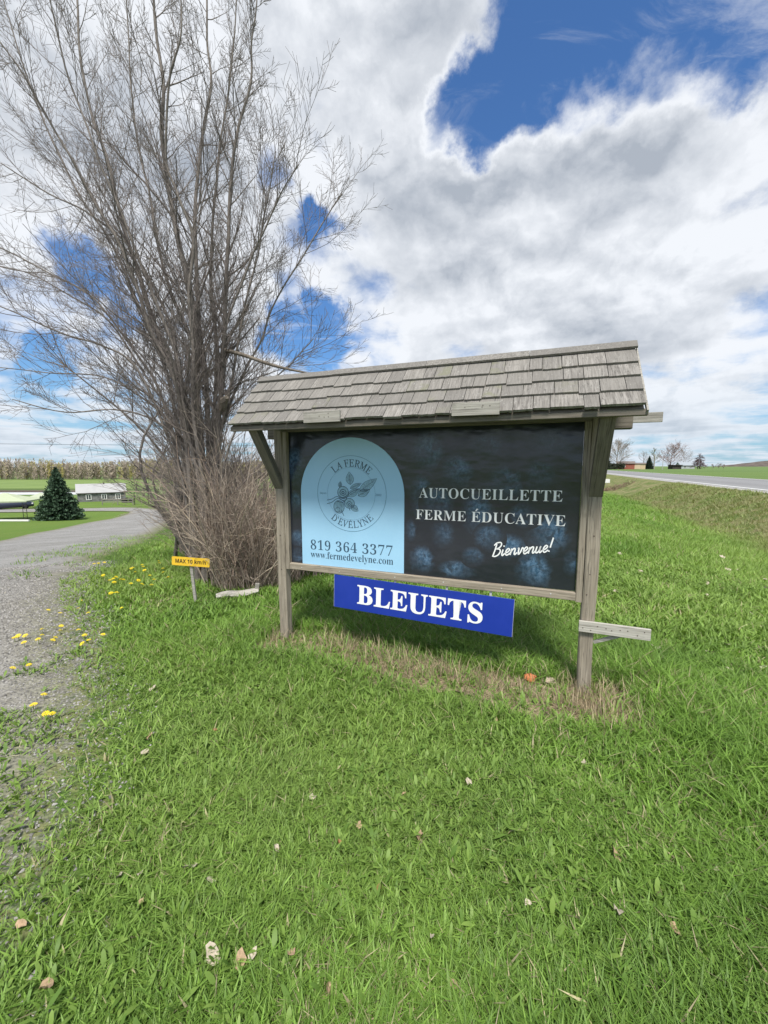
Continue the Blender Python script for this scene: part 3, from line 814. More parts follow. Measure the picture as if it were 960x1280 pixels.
# handwritten word
STR = []
def glyph(paths, x, adv):
    for p in paths: STR.append([(x + a * 1.0 + .22 * b_, b_) for a, b_ in p])
    return x + adv
e_ = [[(-.05, .33), (.28, .48), (.44, .80), (.24, 1.0), (.04, .72), (.06, .25), (.28, .0), (.66, .3)]]
n_g = [[(-.02, .95), (-.02, 0)], [(-.01, .5), (.2, .9), (.40, .92), (.46, .6), (.46, .2), (.58, 0), (.80, .3)]]
i_ = [[(0, .92), (0, .25), (.13, 0), (.36, .3)], [(.0, 1.42), (.01, 1.46)]]
v_g = [[(-.05, .85), (.06, .9), (.12, .3), (.22, .0), (.40, .35), (.48, .95), (.72, .72)]]
u_g = [[(0, .95), (.0, .3), (.14, .0), (.38, .25), (.46, .95)], [(.46, .95), (.46, .2), (.58, 0), (.80, .3)]]
x = 0.0
x = glyph([[(.08, 1.85), (.06, 1.0), (-.02, .02)], [(-.22, 1.65), (.05, 2.0), (.55, 2.02), (.72, 1.65), (.55, 1.25), (.15, 1.08)], [(.15, 1.08), (.6, 1.02), (.82, .65), (.65, .15), (.25, -.05), (-.12, .06)]], x, 1.12)
for gl, adv in ((i_, .42), (e_, .72), (n_g, .84), (v_g, .74), (e_, .72), (n_g, .84), (u_g, .86), (e_, .78)): x = glyph(gl, x, adv)
x = glyph([[(.05, 2.05), (.02, .62)], [(0, .12), (.005, .06)]], x, .2)
LIN = [[], []]
sx, sz = (1.058 - .628) / (x + .3), .0515
for p in STR:
    q = resample(p, 7) if len(p) > 2 else np.array(p)
    q = np.array([(a * sx + .632, b_ * sz + .998 + .165 * (a * sx)) for a, b_ in q])
    if np.linalg.norm(q[-1] - q[0]) < .012 and len(p) == 2: q = np.array([q[0] - (0, .005), q[0], q[0] + (0, .005)])
    line(q, .0098)
letters('lettering', LIN[0], LIN[1], white_v, panel, -.003)

# --- roof
roof = MB()
EN, EZ, RZ_ = .432, 2.042, 2.489
sl_len = math.hypot(EN, RZ_ - EZ); ang = math.atan2(RZ_ - EZ, EN)
for sg in (1, -1):      # sheathing boards of each slope
    pass
th_ = .022
x0, x1 = -1.502, 1.492
prof = [(-EN + .005, EZ - .012), (0, RZ_ - .020), (EN - .005, EZ - .012), (EN - .03, EZ - .012 - .0), (0, RZ_ - .020 - .036), (-EN + .03, EZ - .012)]
vs = [(x0, y, z) for y, z in prof] + [(x1, y, z) for y, z in prof]
roof.add(vs, [(0, 1, 7, 6), (1, 2, 8, 7), (2, 3, 9, 8), (3, 4, 10, 9), (4, 5, 11, 10), (5, 0, 6, 11), (0, 5, 4, 1), (1, 4, 3, 2), (6, 7, 10, 11), (7, 8, 9, 10)])
roof_o = roof.build('roof', M['dark_rail'], sign)
# battens carried under the eaves
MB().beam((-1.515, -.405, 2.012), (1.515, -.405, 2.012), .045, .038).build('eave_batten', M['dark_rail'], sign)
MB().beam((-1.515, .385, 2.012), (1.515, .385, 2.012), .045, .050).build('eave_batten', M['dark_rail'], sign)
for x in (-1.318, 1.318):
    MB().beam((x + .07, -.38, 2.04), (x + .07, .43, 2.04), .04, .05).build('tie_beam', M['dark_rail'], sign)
MB().beam((1.0, .452, 2.069), (1.795, .452, 2.069), .028, .074).build('eave_board', M['grey_board'], sign)
def shingle_mesh(w):
    L = .215; mb = MB(); nx = 5
    vs = []
    for k in range(nx):
        x = -w / 2 + w * k / (nx - 1); e = rnd.uniform(-.004, .004)
        vs += [(x, -L / 2 + e, .0), (x, -L / 2 + e * .5, .017), (x, L / 2, .004), (x, L / 2, 0)]
    fs = []
    for k in range(nx - 1):
        a, b_ = 4 * k, 4 * k + 4
        fs += [(a, b_, b_ + 1, a + 1), (a + 1, b_ + 1, b_ + 2, a + 2), (a + 3, b_ + 3, b_, a)]
    fs += [(0, 1, 2, 3), (4 * nx - 1, 4 * nx - 2, 4 * nx - 3, 4 * nx - 4)]
    me = bpy.data.meshes.new('shingle'); me.from_pydata(vs, [], fs); me.update(); me.materials.append(M['shingle']); return me
SH = [(w, [shingle_mesh(w - .004) for _ in range(2)]) for w in (.085, .10, .12, .14, .165, .19)]
expo = .140
for side in (1, -1):
    for row in range(4):
        x = x0 - rnd.uniform(0, .016)
        while x < x1 - .01:
            w, mset = SH[rnd.choices(range(6), (1, 2, 3, 3, 2, 1))[0]]
            fx = 1.0
            if x + w > x1 - .07:            # the last one of a course is cut to fit
                rem = x1 + .006 - x; w, mset = min(SH, key=lambda q: abs(q[0] - rem)); fx = rem / w; w = rem
            o = link('shingle', rnd.choice(mset), None, roof_o); o.scale = (fx, 1, 1)
            s_ = row * expo + .215 / 2 - .012 + rnd.uniform(-.010, .008)
            xc = x + w / 2
            yy = EN - s_ * math.cos(ang); zz = EZ + s_ * math.sin(ang) + .004
            sc_ = .0045
            yy += sc_ * math.sin(ang); zz += sc_ * math.cos(ang)
            tilt = .032 + rnd.uniform(0, .022)
            if side > 0:
                o.location = (xc, -yy, zz); o.rotation_euler = (ang - tilt, rnd.uniform(-.006, .006), rnd.uniform(-.012, .012))
            else:
                o.location = (xc, yy, zz); o.rotation_euler = Euler((ang - tilt, 0, 0)).to_matrix().to_euler(); o.rotation_euler = (Matrix.Rotation(PI, 3, 'Z') @ Matrix.Rotation(ang - tilt, 3, 'X')).to_euler()
            x += w
for sg in (-1, 1):      # ridge cap: pairs of boards folded over the ridge
    xx = x0 - .012
    for L in (.78, .82, .76, .70):
        xe = min(xx + L, x1 + .02)
        a = Vector((xx, sg * .028, RZ_ + .006)); b_ = Vector((xe - .003, sg * .028, RZ_ + .006 + rnd.uniform(-.003, .003)))
        upv = Vector((0, sg * math.sin(ang), math.cos(ang)))
        MB().beam(a, b_, .070, .018, upv).build('ridge_board', M['shingle'], roof_o)
        xx = xe
trim = MB().beam((1.508, -EN - .004, EZ - .030), (1.508, -.01, RZ_ - .022), .010, .026, (0, -.7, .7)).build('rake_trim', M['grey_board'], roof_o)
trim = MB().beam((1.512, EN + .004, EZ - .035), (1.512, .01, RZ_ - .015), .012, .050, (0, .7, .7)).build('rake_trim', M['white_paint'], roof_o)
for a, b_ in (((-.767, 2.072), (-.455, 2.073)), ((.381, 2.074), (.688, 2.071))):
    o = MB().beam((a[0], -.462, a[1]), (b_[0], -.462, b_[1]), .018, .084).build('sign_cleat', M['grey_board'], sign)
    for k in range(4):
        x = a[0] + (b_[0] - a[0]) * rnd.uniform(.1, .9); z = a[1] + rnd.uniform(-.025, .025); MB().tube([(x, -.470, z), (x, -.4727, z)], [.004, .0035], 6).build('nail', M['nail'], o)
# bleached cross board low on the near post with a little strut
cb = MB().beam((1.258, -.0585, .548), (1.703, -.0585, .546), .022, .080).build('cross_board', M['pale_board'], sign)
for k in range(9):
    x = 1.285 + k * .047 + rnd.uniform(-.012, .012); z = .548 + rnd.uniform(-.025, .025); MB().tube([(x, -.068, z), (x, -.0712, z)], [.0048, .004], 6).build('nail', M['nail'], cb)
MB().beam((1.364, -.025, .425), (1.555, -.046, .522), .020, .022).build('strut', M['grey_board'], sign)

# --- hanging BLEUETS board
tilt = math.atan2(.045, 1.56)
bleu = thing('produce_sign', 'bright blue BLEUETS board with white capitals hung below the dark panel', 'sign', (0, 0, 0))
bm_ = Matrix.Translation((0.2646, 3.281, 0)) @ Matrix.Rotation(-TH, 4, 'Z') @ Matrix.Translation((.022, -.030, .549)) @ Matrix.Rotation(tilt, 4, 'Y')
bleu.matrix_world = bm_
m, g, b = new_mat('royal blue vinyl', 0.38, 0.4)
g.l.new(g.mix(g.ss(g.noise(g.node('ShaderNodeTexCoord').outputs['Object'], 4.0, 4), 0.35, 0.7), (0.012, 0.036, 0.30), (0.016, 0.042, 0.33)), b.inputs['Base Color'])
bb = MB(); bb.box((0, 0, 0), (1.560, .008, .302)); bpan = bb.build('board', m, bleu)
vs, fs = text_polys(up('BLEUETS'), .012, 1.03); letters('lettering', fit(vs, -.548, .550, -.084, .086, .69), fs, white_v, bpan, -.0055)
edge_m = flat('pale board edge', (0.45, 0.47, 0.55), 0.5)
for x in (.7812, -.7812):
    mb = MB(); mb.box((x, -.0005, 0), (.0024, .0075, .302)); mb.build('edge', edge_m, bpan)
for x in (-.6, -.2, .25, .6):
    mb = MB(); mb.box((x, .012, .172), (.018, .006, .075)); mb.build('hanger', M['screw'], bleu)

# ------------------------------------------------------------------ small speed sign
sp = thing('speed_sign', 'small yellow MAX 10 km/h plate on a grey wooden stake before the thicket', 'sign', (-2.355, 4.75, 0), -.05)
MB().beam((.035, .0, -.1), (-.018, .012, .60), .034, .022, (0, 1, 0)).build('stake', M['grey_board'], sp)
ylw = flat('yellow reflective sheet', (0.80, 0.50, 0.035), 0.4, 0.4, 0.05)
mb = MB(); Wp, Hp, rc = .472, .108, .014
ou = []
for cx, cz, a0 in ((Wp/2 - rc, Hp/2 - rc, 0), (-Wp/2 + rc, Hp/2 - rc, 90), (-Wp/2 + rc, -Hp/2 + rc, 180), (Wp/2 - rc, -Hp/2 + rc, 270)):
    for k in range(5): a = math.radians(a0 + k * 22.5); ou.append((cx + rc * math.cos(a), cz + rc * math.sin(a)))
nn = len(ou); rotp = .058
def rp(x, z): return (x * math.cos(rotp) + z * math.sin(rotp), z * math.cos(rotp) - x * math.sin(rotp))
vv = [(rp(x, z)[0], -.016, .542 + rp(x, z)[1]) for x, z in ou] + [(rp(x, z)[0], -.0135, .542 + rp(x, z)[1]) for x, z in ou]
mb.add(vv, [tuple(range(nn)), tuple(range(2 * nn - 1, nn - 1, -1))] + [(i, nn + i, nn + (i + 1) % nn, (i + 1) % nn) for i in range(nn)])
plate = mb.build('plate', ylw, sp)
vs, fs = text_polys(sans('MAX 10 km/h'), .0, 1.02); vs = fit(vs, -.19, .19, -.022, .026, .7); vs = [rp(x, z) for x, z in vs]
for sz_ in (.030, -.030):
    px_, pz_ = rp(.004, sz_); MB().tube([(px_, -.016, pz_ + .542), (px_, -.0185, pz_ + .542)], [.006, .005], 8).build('screw_head', M['screw'], plate)
letters('lettering', [(x, z + .542) for x, z in vs], fs, flat('black print', (0.02, 0.02, 0.02), 0.5), plate, -.0178)

# ------------------------------------------------------------------ trees
def unit(v): return v / (np.linalg.norm(v) + 1e-9)


def grow(tb, p, d, L, r, level, maxlev, col=None, up_=0.10, spread=0.75, kids=None, rmin=.0018, wob=.10, sides=(5, 4, 3, 3)):
    n = 7 if level < 2 else 5 if level < 3 else 4
    P = [p]; dd = d.copy(); step = L / (n - 1)
    for k in range(n - 1):
        dd = unit(dd + rng.normal(0, wob, 3) + np.array([0, 0, up_]))
        P.append(P[-1] + dd * step)
    P = np.array(P); R = np.linspace(r, max(r * .30, rmin * .8), n)
    tb.add(P, R, sides[min(level, 3)], col)
    if level >= maxlev: return
    nk = (kids or (8, 6, 5, 4))[min(level, 3)]
    nk = max(2, int(nk * rng.uniform(.7, 1.3)))
    for k in range(nk):
        t = (k + rng.uniform(.2, .9)) / nk * .84 + .14
        f = t * (n - 1); i = int(min(f, n - 2)); q = P[i] + (P[i + 1] - P[i]) * (f - i)
        par = unit(P[i + 1] - P[i])
        side = rng.normal(0, 1, 3); side -= par * np.dot(side, par); side = unit(side)
        nd = unit(par * math.cos(spread) + side * math.sin(spread) * rng.uniform(.7, 1.2))
        grow(tb, q, nd, L * rng.uniform(.30, .62) * (1.05 - .45 * t), max(r * (1 - .65 * t) * rng.uniform(.45, .65), rmin), level + 1, maxlev, col, up_, spread, kids, rmin, wob, sides)


STEMS = [
    ([(-2.71, 5.9, -0.03), (-2.79, 5.97, 1.49), (-2.96, 6.07, 2.68), (-3.21, 6.17, 3.4), (-3.48, 6.29, 3.89), (-3.74, 6.4, 4.69), (-3.98, 6.53, 5.32), (-4.24, 6.66, 6.24), (-4.53, 6.79, 7.18), (-4.69, 6.92, 8.23), (-4.8, 7.06, 9.35), (-4.9, 7.2, 10.36)], .095),
    ([(-2.76, 5.85, -0.01), (-2.82, 5.8, 1.5), (-2.91, 5.74, 2.63), (-3.13, 5.68, 3.42), (-3.33, 5.6, 4.06), (-3.48, 5.53, 4.62), (-3.82, 5.45, 5.38), (-4.11, 5.37, 5.9), (-4.37, 5.29, 6.4), (-4.7, 5.2, 6.85)], .062),
    ([(-2.69, 5.95, -0.04), (-2.7, 6.0, 1.49), (-2.77, 6.06, 3.02), (-2.81, 6.12, 4.11), (-3.02, 6.2, 5.08), (-3.15, 6.27, 6.09), (-3.17, 6.35, 6.88), (-3.27, 6.43, 7.77), (-3.33, 6.51, 8.76), (-3.36, 6.6, 9.74)], .105),
    ([(-2.68, 6.1, -0.09), (-2.68, 6.18, 1.49), (-2.72, 6.29, 2.72), (-2.82, 6.41, 3.7), (-2.88, 6.53, 4.57), (-2.96, 6.67, 5.45), (-2.88, 6.8, 6.46), (-2.76, 6.95, 7.54), (-2.76, 7.09, 8.4), (-2.82, 7.25, 9.55), (-2.86, 7.4, 10.71)], .085),
    ([(-2.67, 5.8, 0.0), (-2.64, 5.76, 1.5), (-2.68, 5.72, 2.84), (-2.65, 5.67, 3.88), (-2.55, 5.61, 4.66), (-2.66, 5.55, 5.21), (-2.75, 5.49, 5.64), (-2.64, 5.43, 6.39), (-2.43, 5.37, 6.85), (-2.39, 5.3, 7.52)], .055),
    ([(-2.58, 6.0, -0.06), (-2.54, 6.02, 1.49), (-2.42, 6.05, 2.68), (-2.33, 6.08, 3.48), (-2.27, 6.11, 4.39), (-2.24, 6.15, 5.16), (-2.12, 6.18, 6.13), (-1.93, 6.22, 6.93), (-1.81, 6.26, 7.61), (-1.76, 6.3, 8.14)], .085),
    ([(-2.53, 6.0, -0.06), (-2.49, 6.07, 1.49), (-2.38, 6.15, 2.46), (-2.19, 6.25, 3.06), (-1.94, 6.35, 3.62), (-1.67, 6.46, 4.25), (-1.24, 6.57, 4.94), (-0.85, 6.68, 5.64), (-0.69, 6.8, 6.0)], .042),
    ([(-2.67, 6.2, -0.11), (-2.61, 6.14, 1.61), (-2.5, 6.07, 2.68), (-2.33, 5.98, 3.57), (-2.02, 5.89, 4.29), (-1.63, 5.8, 4.86), (-1.35, 5.7, 5.3), (-1.11, 5.6, 5.57)], .045),
    ([(-2.81, 5.9, -0.03), (-2.94, 6.0, 1.49), (-3.31, 6.12, 2.69), (-3.88, 6.26, 3.54), (-4.53, 6.41, 4.29), (-5.23, 6.57, 4.7), (-6.09, 6.73, 5.14), (-6.99, 6.9, 5.46)], .045),
    ([(-2.86, 5.9, -0.03), (-2.93, 5.82, 1.5), (-3.16, 5.72, 2.4), (-3.44, 5.61, 3.08), (-3.82, 5.49, 3.31), (-4.19, 5.37, 3.42), (-4.62, 5.24, 3.62), (-4.97, 5.1, 3.76)], .036),
    ([(-2.86, 5.9, -0.03), (-2.97, 5.95, 1.37), (-3.19, 6.01, 2.26), (-3.58, 6.07, 2.68), (-4.26, 6.15, 3.04), (-5.1, 6.22, 3.11), (-5.89, 6.3, 3.2)], .036),
    ([(-2.74, 5.9, -0.03), (-2.82, 5.97, 1.61), (-3.05, 6.06, 3.02), (-3.24, 6.15, 3.96), (-3.77, 6.26, 4.89), (-4.4, 6.37, 5.45), (-5.17, 6.48, 5.85), (-5.84, 6.6, 6.26)], .052),
    ([(-2.79, 6.3, -0.14), (-2.81, 6.41, 1.48), (-2.89, 6.55, 3.01), (-3.24, 6.7, 4.04), (-3.64, 6.87, 4.96), (-3.85, 7.04, 6.15), (-4.08, 7.22, 7.35), (-4.24, 7.41, 8.58), (-4.34, 7.6, 9.82)], .062),
    ([(-2.83, 6.1, -0.09), (-2.98, 6.17, 1.49), (-3.26, 6.27, 2.83), (-3.68, 6.38, 3.92), (-4.16, 6.49, 5.01), (-4.72, 6.61, 5.99), (-5.27, 6.74, 7.08), (-5.65, 6.87, 8.07), (-5.91, 7.0, 9.07)], 0.05),
    ([(-2.67, 5.8, 0.0), (-2.71, 5.76, 1.5), (-2.82, 5.71, 2.84), (-3.13, 5.66, 3.98), (-3.45, 5.6, 4.95), (-3.65, 5.53, 5.76), (-3.93, 5.47, 6.6), (-4.01, 5.4, 7.22)], 0.05),
    ([(-2.7, 6.2, -0.11), (-2.69, 6.26, 1.48), (-2.63, 6.33, 2.96), (-2.63, 6.42, 4.17), (-2.67, 6.5, 5.13), (-2.56, 6.6, 6.09), (-2.37, 6.7, 7.16), (-2.27, 6.8, 8.22), (-2.24, 6.9, 9.18)], 0.06),
    ([(-2.6, 6.1, -0.09), (-2.52, 6.09, 1.49), (-2.32, 6.07, 2.68), (-2.09, 6.06, 3.81), (-1.85, 6.04, 4.68), (-1.62, 6.02, 5.4), (-1.49, 6.0, 6.0)], 0.045),
    ([(-2.78, 5.9, -0.03), (-2.9, 5.99, 1.37), (-3.14, 6.1, 2.33), (-3.65, 6.23, 3.06), (-4.28, 6.36, 3.92), (-4.96, 6.5, 4.38), (-5.67, 6.65, 4.74), (-6.43, 6.8, 4.93)], 0.04),
    ([(-2.81, 5.9, -0.03), (-2.85, 5.83, 1.26), (-2.95, 5.74, 2.01), (-3.23, 5.64, 2.34), (-3.71, 5.53, 2.47), (-4.27, 5.42, 2.42), (-4.79, 5.3, 2.56)], 0.035),
    ([(-2.52, 5.9, -0.03), (-2.41, 5.87, 1.38), (-2.17, 5.82, 2.19), (-1.75, 5.77, 2.74), (-1.32, 5.72, 3.11), (-0.95, 5.66, 3.44)], .032),
]
big = thing('bare_tree', 'tall leafless tree with many rising trunks beside the wooden sign', 'tree', (0, 0, 0))
crown = Tubes()
for pts, r in STEMS:
    P = resample(pts, 5); n = len(P)
    P = P + np.stack([vnoise(np.arange(n) * .25, np.full(n, r * 99), 1, 3) - .5, vnoise(np.arange(n) * .25, np.full(n, r * 77), 1, 4) - .5, np.zeros(n)], -1) * .10
    r *= .56
    R = r * (1 - np.linspace(0, 1, n) ** .8 * .90) + .004
    R[:4] *= np.array([1.45, 1.25, 1.12, 1.05])
    tb = Tubes(); tb.add(P, R, 8 if r > .05 else 6); tb.build('trunk', M['bark'], big)
    cum = np.concatenate([[0], np.cumsum(np.linalg.norm(np.diff(P, axis=0), axis=1))])
    L = cum[-1]; nk = int(L * (6.0 if P[-1][0] > -2.0 else 3.7))
    for k in range(nk):
        t = .26 + .73 * (k + rng.uniform(0, 1)) / nk
        s_ = t * L; i = min(np.searchsorted(cum, s_) - 1, n - 2); f = (s_ - cum[i]) / (cum[i + 1] - cum[i])
        q = P[i] + (P[i + 1] - P[i]) * f; par = unit(P[i + 1] - P[i])
        side = rng.normal(0, 1, 3) + np.array([-.25, -.1, 0]); side -= par * np.dot(side, par); side = unit(side)
        sprd = rng.uniform(.45, .85)
        nd = unit(par * math.cos(sprd) + side * math.sin(sprd))
        ln = rng.uniform(.6, 1.9) * (1.15 - .6 * t) * (.72 if P[-1][0] > -2.0 and P[-1][2] > 6.5 else 1.0)
        grow(crown, q, nd, ln, max(R[i] * rng.uniform(.28, .5), .0048), 1, 3, None, .06, .68, (8, 8, 6, 3), .0021, .075)
crown.build('crown', M['twig'], big)
bb_ = Tubes(); P = resample([(-2.30, 5.95, 3.36), (-2.0, 5.8, 3.26), (-1.53, 5.6, 3.07), (-1.2, 5.42, 2.96), (-.90, 5.27, 2.87)], 4)
bb_.add(P, np.linspace(.033, .009, len(P)), 7); bb_.build('broken_branch', M['broken'], big)
kn = MB(); kn.tube([(-2.33, 5.86, 2.50), (-2.28, 5.78, 2.62), (-2.20, 5.70, 2.66)], [.05, .055, .03], 7); kn.build('branch_stub', M['broken'], big)


def stem_spray(tb, cx, cy, rad, n, hmin, hmax, lean, cols, r0=(.004, .010), kids=3, zf=None, droop=.0, rmin=.0015, bias=(.05, 0)):
    for _ in range(n):
        a = rng.uniform(0, 2 * PI); rr = rad * math.sqrt(rng.uniform(0, 1))
        x, y = cx + rr * math.cos(a), cy + rr * math.sin(a)
        z = float(hz(x, y)) - .02
        h = rng.uniform(hmin, hmax) * (1.0 - .35 * rr / rad)
        ln = rng.normal(0, lean, 2) + np.array([math.cos(a), math.sin(a)]) * lean * .9 + np.array(bias)
        d = unit(np.array([ln[0], ln[1], 1.0]))
        c = np.array(cols[rng.integers(len(cols))]) * rng.uniform(.75, 1.2)
        r = rng.uniform(*r0)
        nseg = 7; P = [np.array([x, y, z])]; dd = d
        for k in range(nseg - 1):
            dd = unit(dd + rng.normal(0, .16, 3) + np.array([ln[0], ln[1], 0]) * droop * k - np.array([0, 0, droop * k * .5]))
            P.append(P[-1] + dd * h / (nseg - 1))
        P = np.array(P); R = np.linspace(r, r * .35, nseg); tb.add(P, R, 4 if r > .007 else 3, c)
        for k in range(rng.integers(max(1, kids - 1), kids + 2)):
            t = rng.uniform(.25, .95); f = t * (nseg - 1); i = int(min(f, nseg - 2)); q = P[i] + (P[i + 1] - P[i]) * (f - i)
            par = unit(P[i + 1] - P[i]); s_ = rng.normal(0, 1, 3); s_ = unit(s_ - par * np.dot(s_, par))
            grow(tb, q, unit(par * .75 + s_ * .75), h * rng.uniform(.15, .38), max(r * .5, rmin), 2, 3, c, .02, .7, (3, 2, 2, 2), rmin, .16)


thick = thing('dry_thicket', 'tangled beige leafless thicket at the foot of the tall bare tree', 'bush', (0, 0, 0))
COLS = [(.42, .35, .285), (.35, .29, .235), (.29, .24, .20), (.50, .42, .34), (.215, .175, .145), (.37, .28, .22)]
tb = Tubes()
stem_spray(tb, -2.03, 5.62, .40, 240, 1.0, 2.5, .11, COLS, (.003, .0070), 3, None, .016)
stem_spray(tb, -1.62, 5.80, .36, 170, .9, 2.1, .13, COLS, (.003, .008), 3, None, .02)
stem_spray(tb, -2.30, 5.75, .32, 170, 1.4, 2.9, .11, COLS, (.0035, .009), 3, None, .015)
stem_spray(tb, -1.88, 5.55, .36, 110, .4, 1.1, .24, COLS, (.003, .007), 3, None, .06)
tb.build('stems', M['dry_stem'], thick)
tb = Tubes()
PALE = [(.50, .42, .33), (.44, .36, .27), (.55, .47, .37)]
stem_spray(tb, -2.0, 5.62, .42, 46, 1.2, 2.6, .24, PALE, (.006, .011), 2, None, .05, .002)
tb.build('pale_canes', M['dry_stem'], thick)

HEDGE = [(-1.05, 6.8, 2.3, 240, 'brown twiggy shrub seen between the wooden post and the bare tree'), (-3.02, 7.6, 3.3, 330, 'leafless shrub just behind the big bare tree, nearest of the hedge along the gravel'),
         (-4.44, 10.3, 3.9, 330, 'leafless shrub second along the hedge behind the big bare tree'), (-6.38, 14.0, 4.2, 280, 'leafless shrub midway along the hedge beside the gravel drive'),
         (-9.32, 19.5, 3.5, 200, 'leafless shrub in the farther half of the hedge beside the gravel drive'), (-12.62, 26.0, 3.5, 190, 'leafless shrub next to the last of the hedge down the slope'),
         (-17.15, 35.0, 3.5, 170, 'leafless shrub at the far end of the hedge where the drive bends')]
HC = [(.30, .25, .215), (.24, .20, .175), (.35, .29, .245), (.30, .235, .21), (.40, .335, .28)]
for k, (x, y, h, n, lab) in enumerate(HEDGE):
    hb = thing('hedge_shrub', lab, 'shrub', (0, 0, 0), 0, 'leafless hedge along the drive')
    tb = Tubes(); rs = .0014 * math.hypot(x, y) * .16
    stem_spray(tb, x, y, .62 + .022 * y, n, h * .45, h, .08, HC, (.004 + rs, .010 + rs), 3, None, .012, .0018 + rs * .6)
    tb.build('stems', M['dry_stem'], hb)
for x, y, h, lab in ((-4.6, 9.0, 5.2, 'slim leafless sapling rising from the hedge behind the big bare tree'), (-6.6, 12.6, 5.6, 'taller leafless sapling farther back in the hedge')):
    st = thing('sapling', lab, 'tree', (0, 0, 0), 0, 'saplings in the hedge')
    z = float(hz(x, y)); tb = Tubes(); tr = Tubes()
    for q in range(4):
        P = resample([(x + rng.normal(0, .1), y + rng.normal(0, .1), z), (x + rng.normal(0, .35), y + rng.normal(0, .3), z + h * .45), (x + rng.normal(0, .9), y + rng.normal(0, .6), z + h * rng.uniform(.8, 1.0))], 6)
        R = np.linspace(.045, .008, len(P)); tr.add(P, R, 5)
        for k in range(16):
            i = rng.integers(2, len(P) - 1); par = unit(P[i] - P[i - 1]); s_ = rng.normal(0, 1, 3); s_ = unit(s_ - par * np.dot(s_, par))
            grow(tb, P[i], unit(par * .75 + s_ * .8), rng.uniform(.6, 1.5), .010, 1, 3, None, .06, .65, (6, 5, 4, 3), .0035, .1)
    tr.build('trunk', M['bark'], st); tb.build('crown', M['twig'], st)

# ------------------------------------------------------------------ far trees beyond the road
def far_tree(x, y, h, wdt, name, lab, col, trunkf=.22, nb=26, rm=.020, ntr=1, cat='tree', conic=False):
    t = thing(name, lab, cat, (0, 0, 0), 0, 'trees far across the road'); z = float(hz(x, y))
    tr = Tubes(); cr = Tubes()
    for q in range(ntr):
        x_ = x + (q - (ntr - 1) / 2) * wdt * .16
        P = resample([(x_, y, z - .2), (x_ + rng.normal(0, .1), y, z + h * .4), (x + rng.normal(0, .3), y + rng.normal(0, .3), z + h * .93)], 6); n = len(P)
        tr.add(P, np.linspace(h * .021, .025, n), 5, np.array(col) * .8)
        for k in range(nb // ntr):
            tt_ = trunkf + (1 - trunkf) * (k + rng.uniform(0, 1)) / (nb // ntr) * .97
            f = min(tt_ * (n - 1), n - 1.01); i = int(f); qp = P[i] + (P[i + 1] - P[i]) * (f - i)
            a = rng.uniform(0, 2 * PI)
            if conic: L = wdt * .5 * (1.05 - tt_) / (1.05 - trunkf) * rng.uniform(.8, 1.1); d = np.array([math.cos(a), math.sin(a), -.12])
            else: L = wdt * .62 * math.sin(PI * min(1, .25 + .72 * tt_)) * rng.uniform(.7, 1.1); d = np.array([math.cos(a) * .9, math.sin(a) * .9, .75])
            grow(cr, qp, unit(d), L, .055, 1, 3, np.array(col) * rng.uniform(.8, 1.2), .06 if not conic else .0, .7, (6, 6, 5, 4), rm, .10)
    tr.build('trunk', M['tree_far'], t); cr.build('crown', M['tree_far'], t)
    return t
def AZ(px, y): return (px - 480) / 496.12 * (y + 0.0)
far_tree(AZ(769, 150), 150, 11.2, 10.5, 'far_tree', 'tall rounded leafless tree over the low brick house', (.30, .25, .20), .15, 44, .026)
far_tree(AZ(802, 175), 175, 8.2, 6.0, 'far_tree', 'faint thin leafless tree just beside the beige end of the house', (.33, .29, .27), .3, 16, .014)
far_tree(AZ(815, 160), 160, 9.0, 5.5, 'far_tree', 'greenish budding tree behind the grey utility pole', (.27, .27, .18), .2, 22, .020)
far_tree(AZ(836, 158), 158, 10.0, 11.0, 'far_tree', 'broad reddish leafless tree behind the dark shed across the road', (.31, .22, .20), .12, 44, .024)
far_tree(AZ(852, 172), 172, 8.6, 8.0, 'far_tree', 'pale thin leafless tree over the grey house', (.34, .31, .29), .2, 22, .015)
far_tree(AZ(871, 160), 160, 6.8, 6.2, 'far_tree', 'dark purplish cone shaped tree with two trunks across the road', (.16, .11, .11), .22, 70, .035, 2, 'tree', True)
for px, h, lab_ in ((889, 1.7, 'small bare bush nearest the cone shaped tree on the far field edge'), (896, 2.2, 'tallest of the three small bare bushes on the far field edge'), (902, 1.5, 'small bare bush closest to the hill on the far field edge')):
    far_tree(AZ(px, 190), 190, h + .4, 2.6, 'far_bush', lab_, (.30, .25, .22), .1, 10, .02, 1, 'bush')


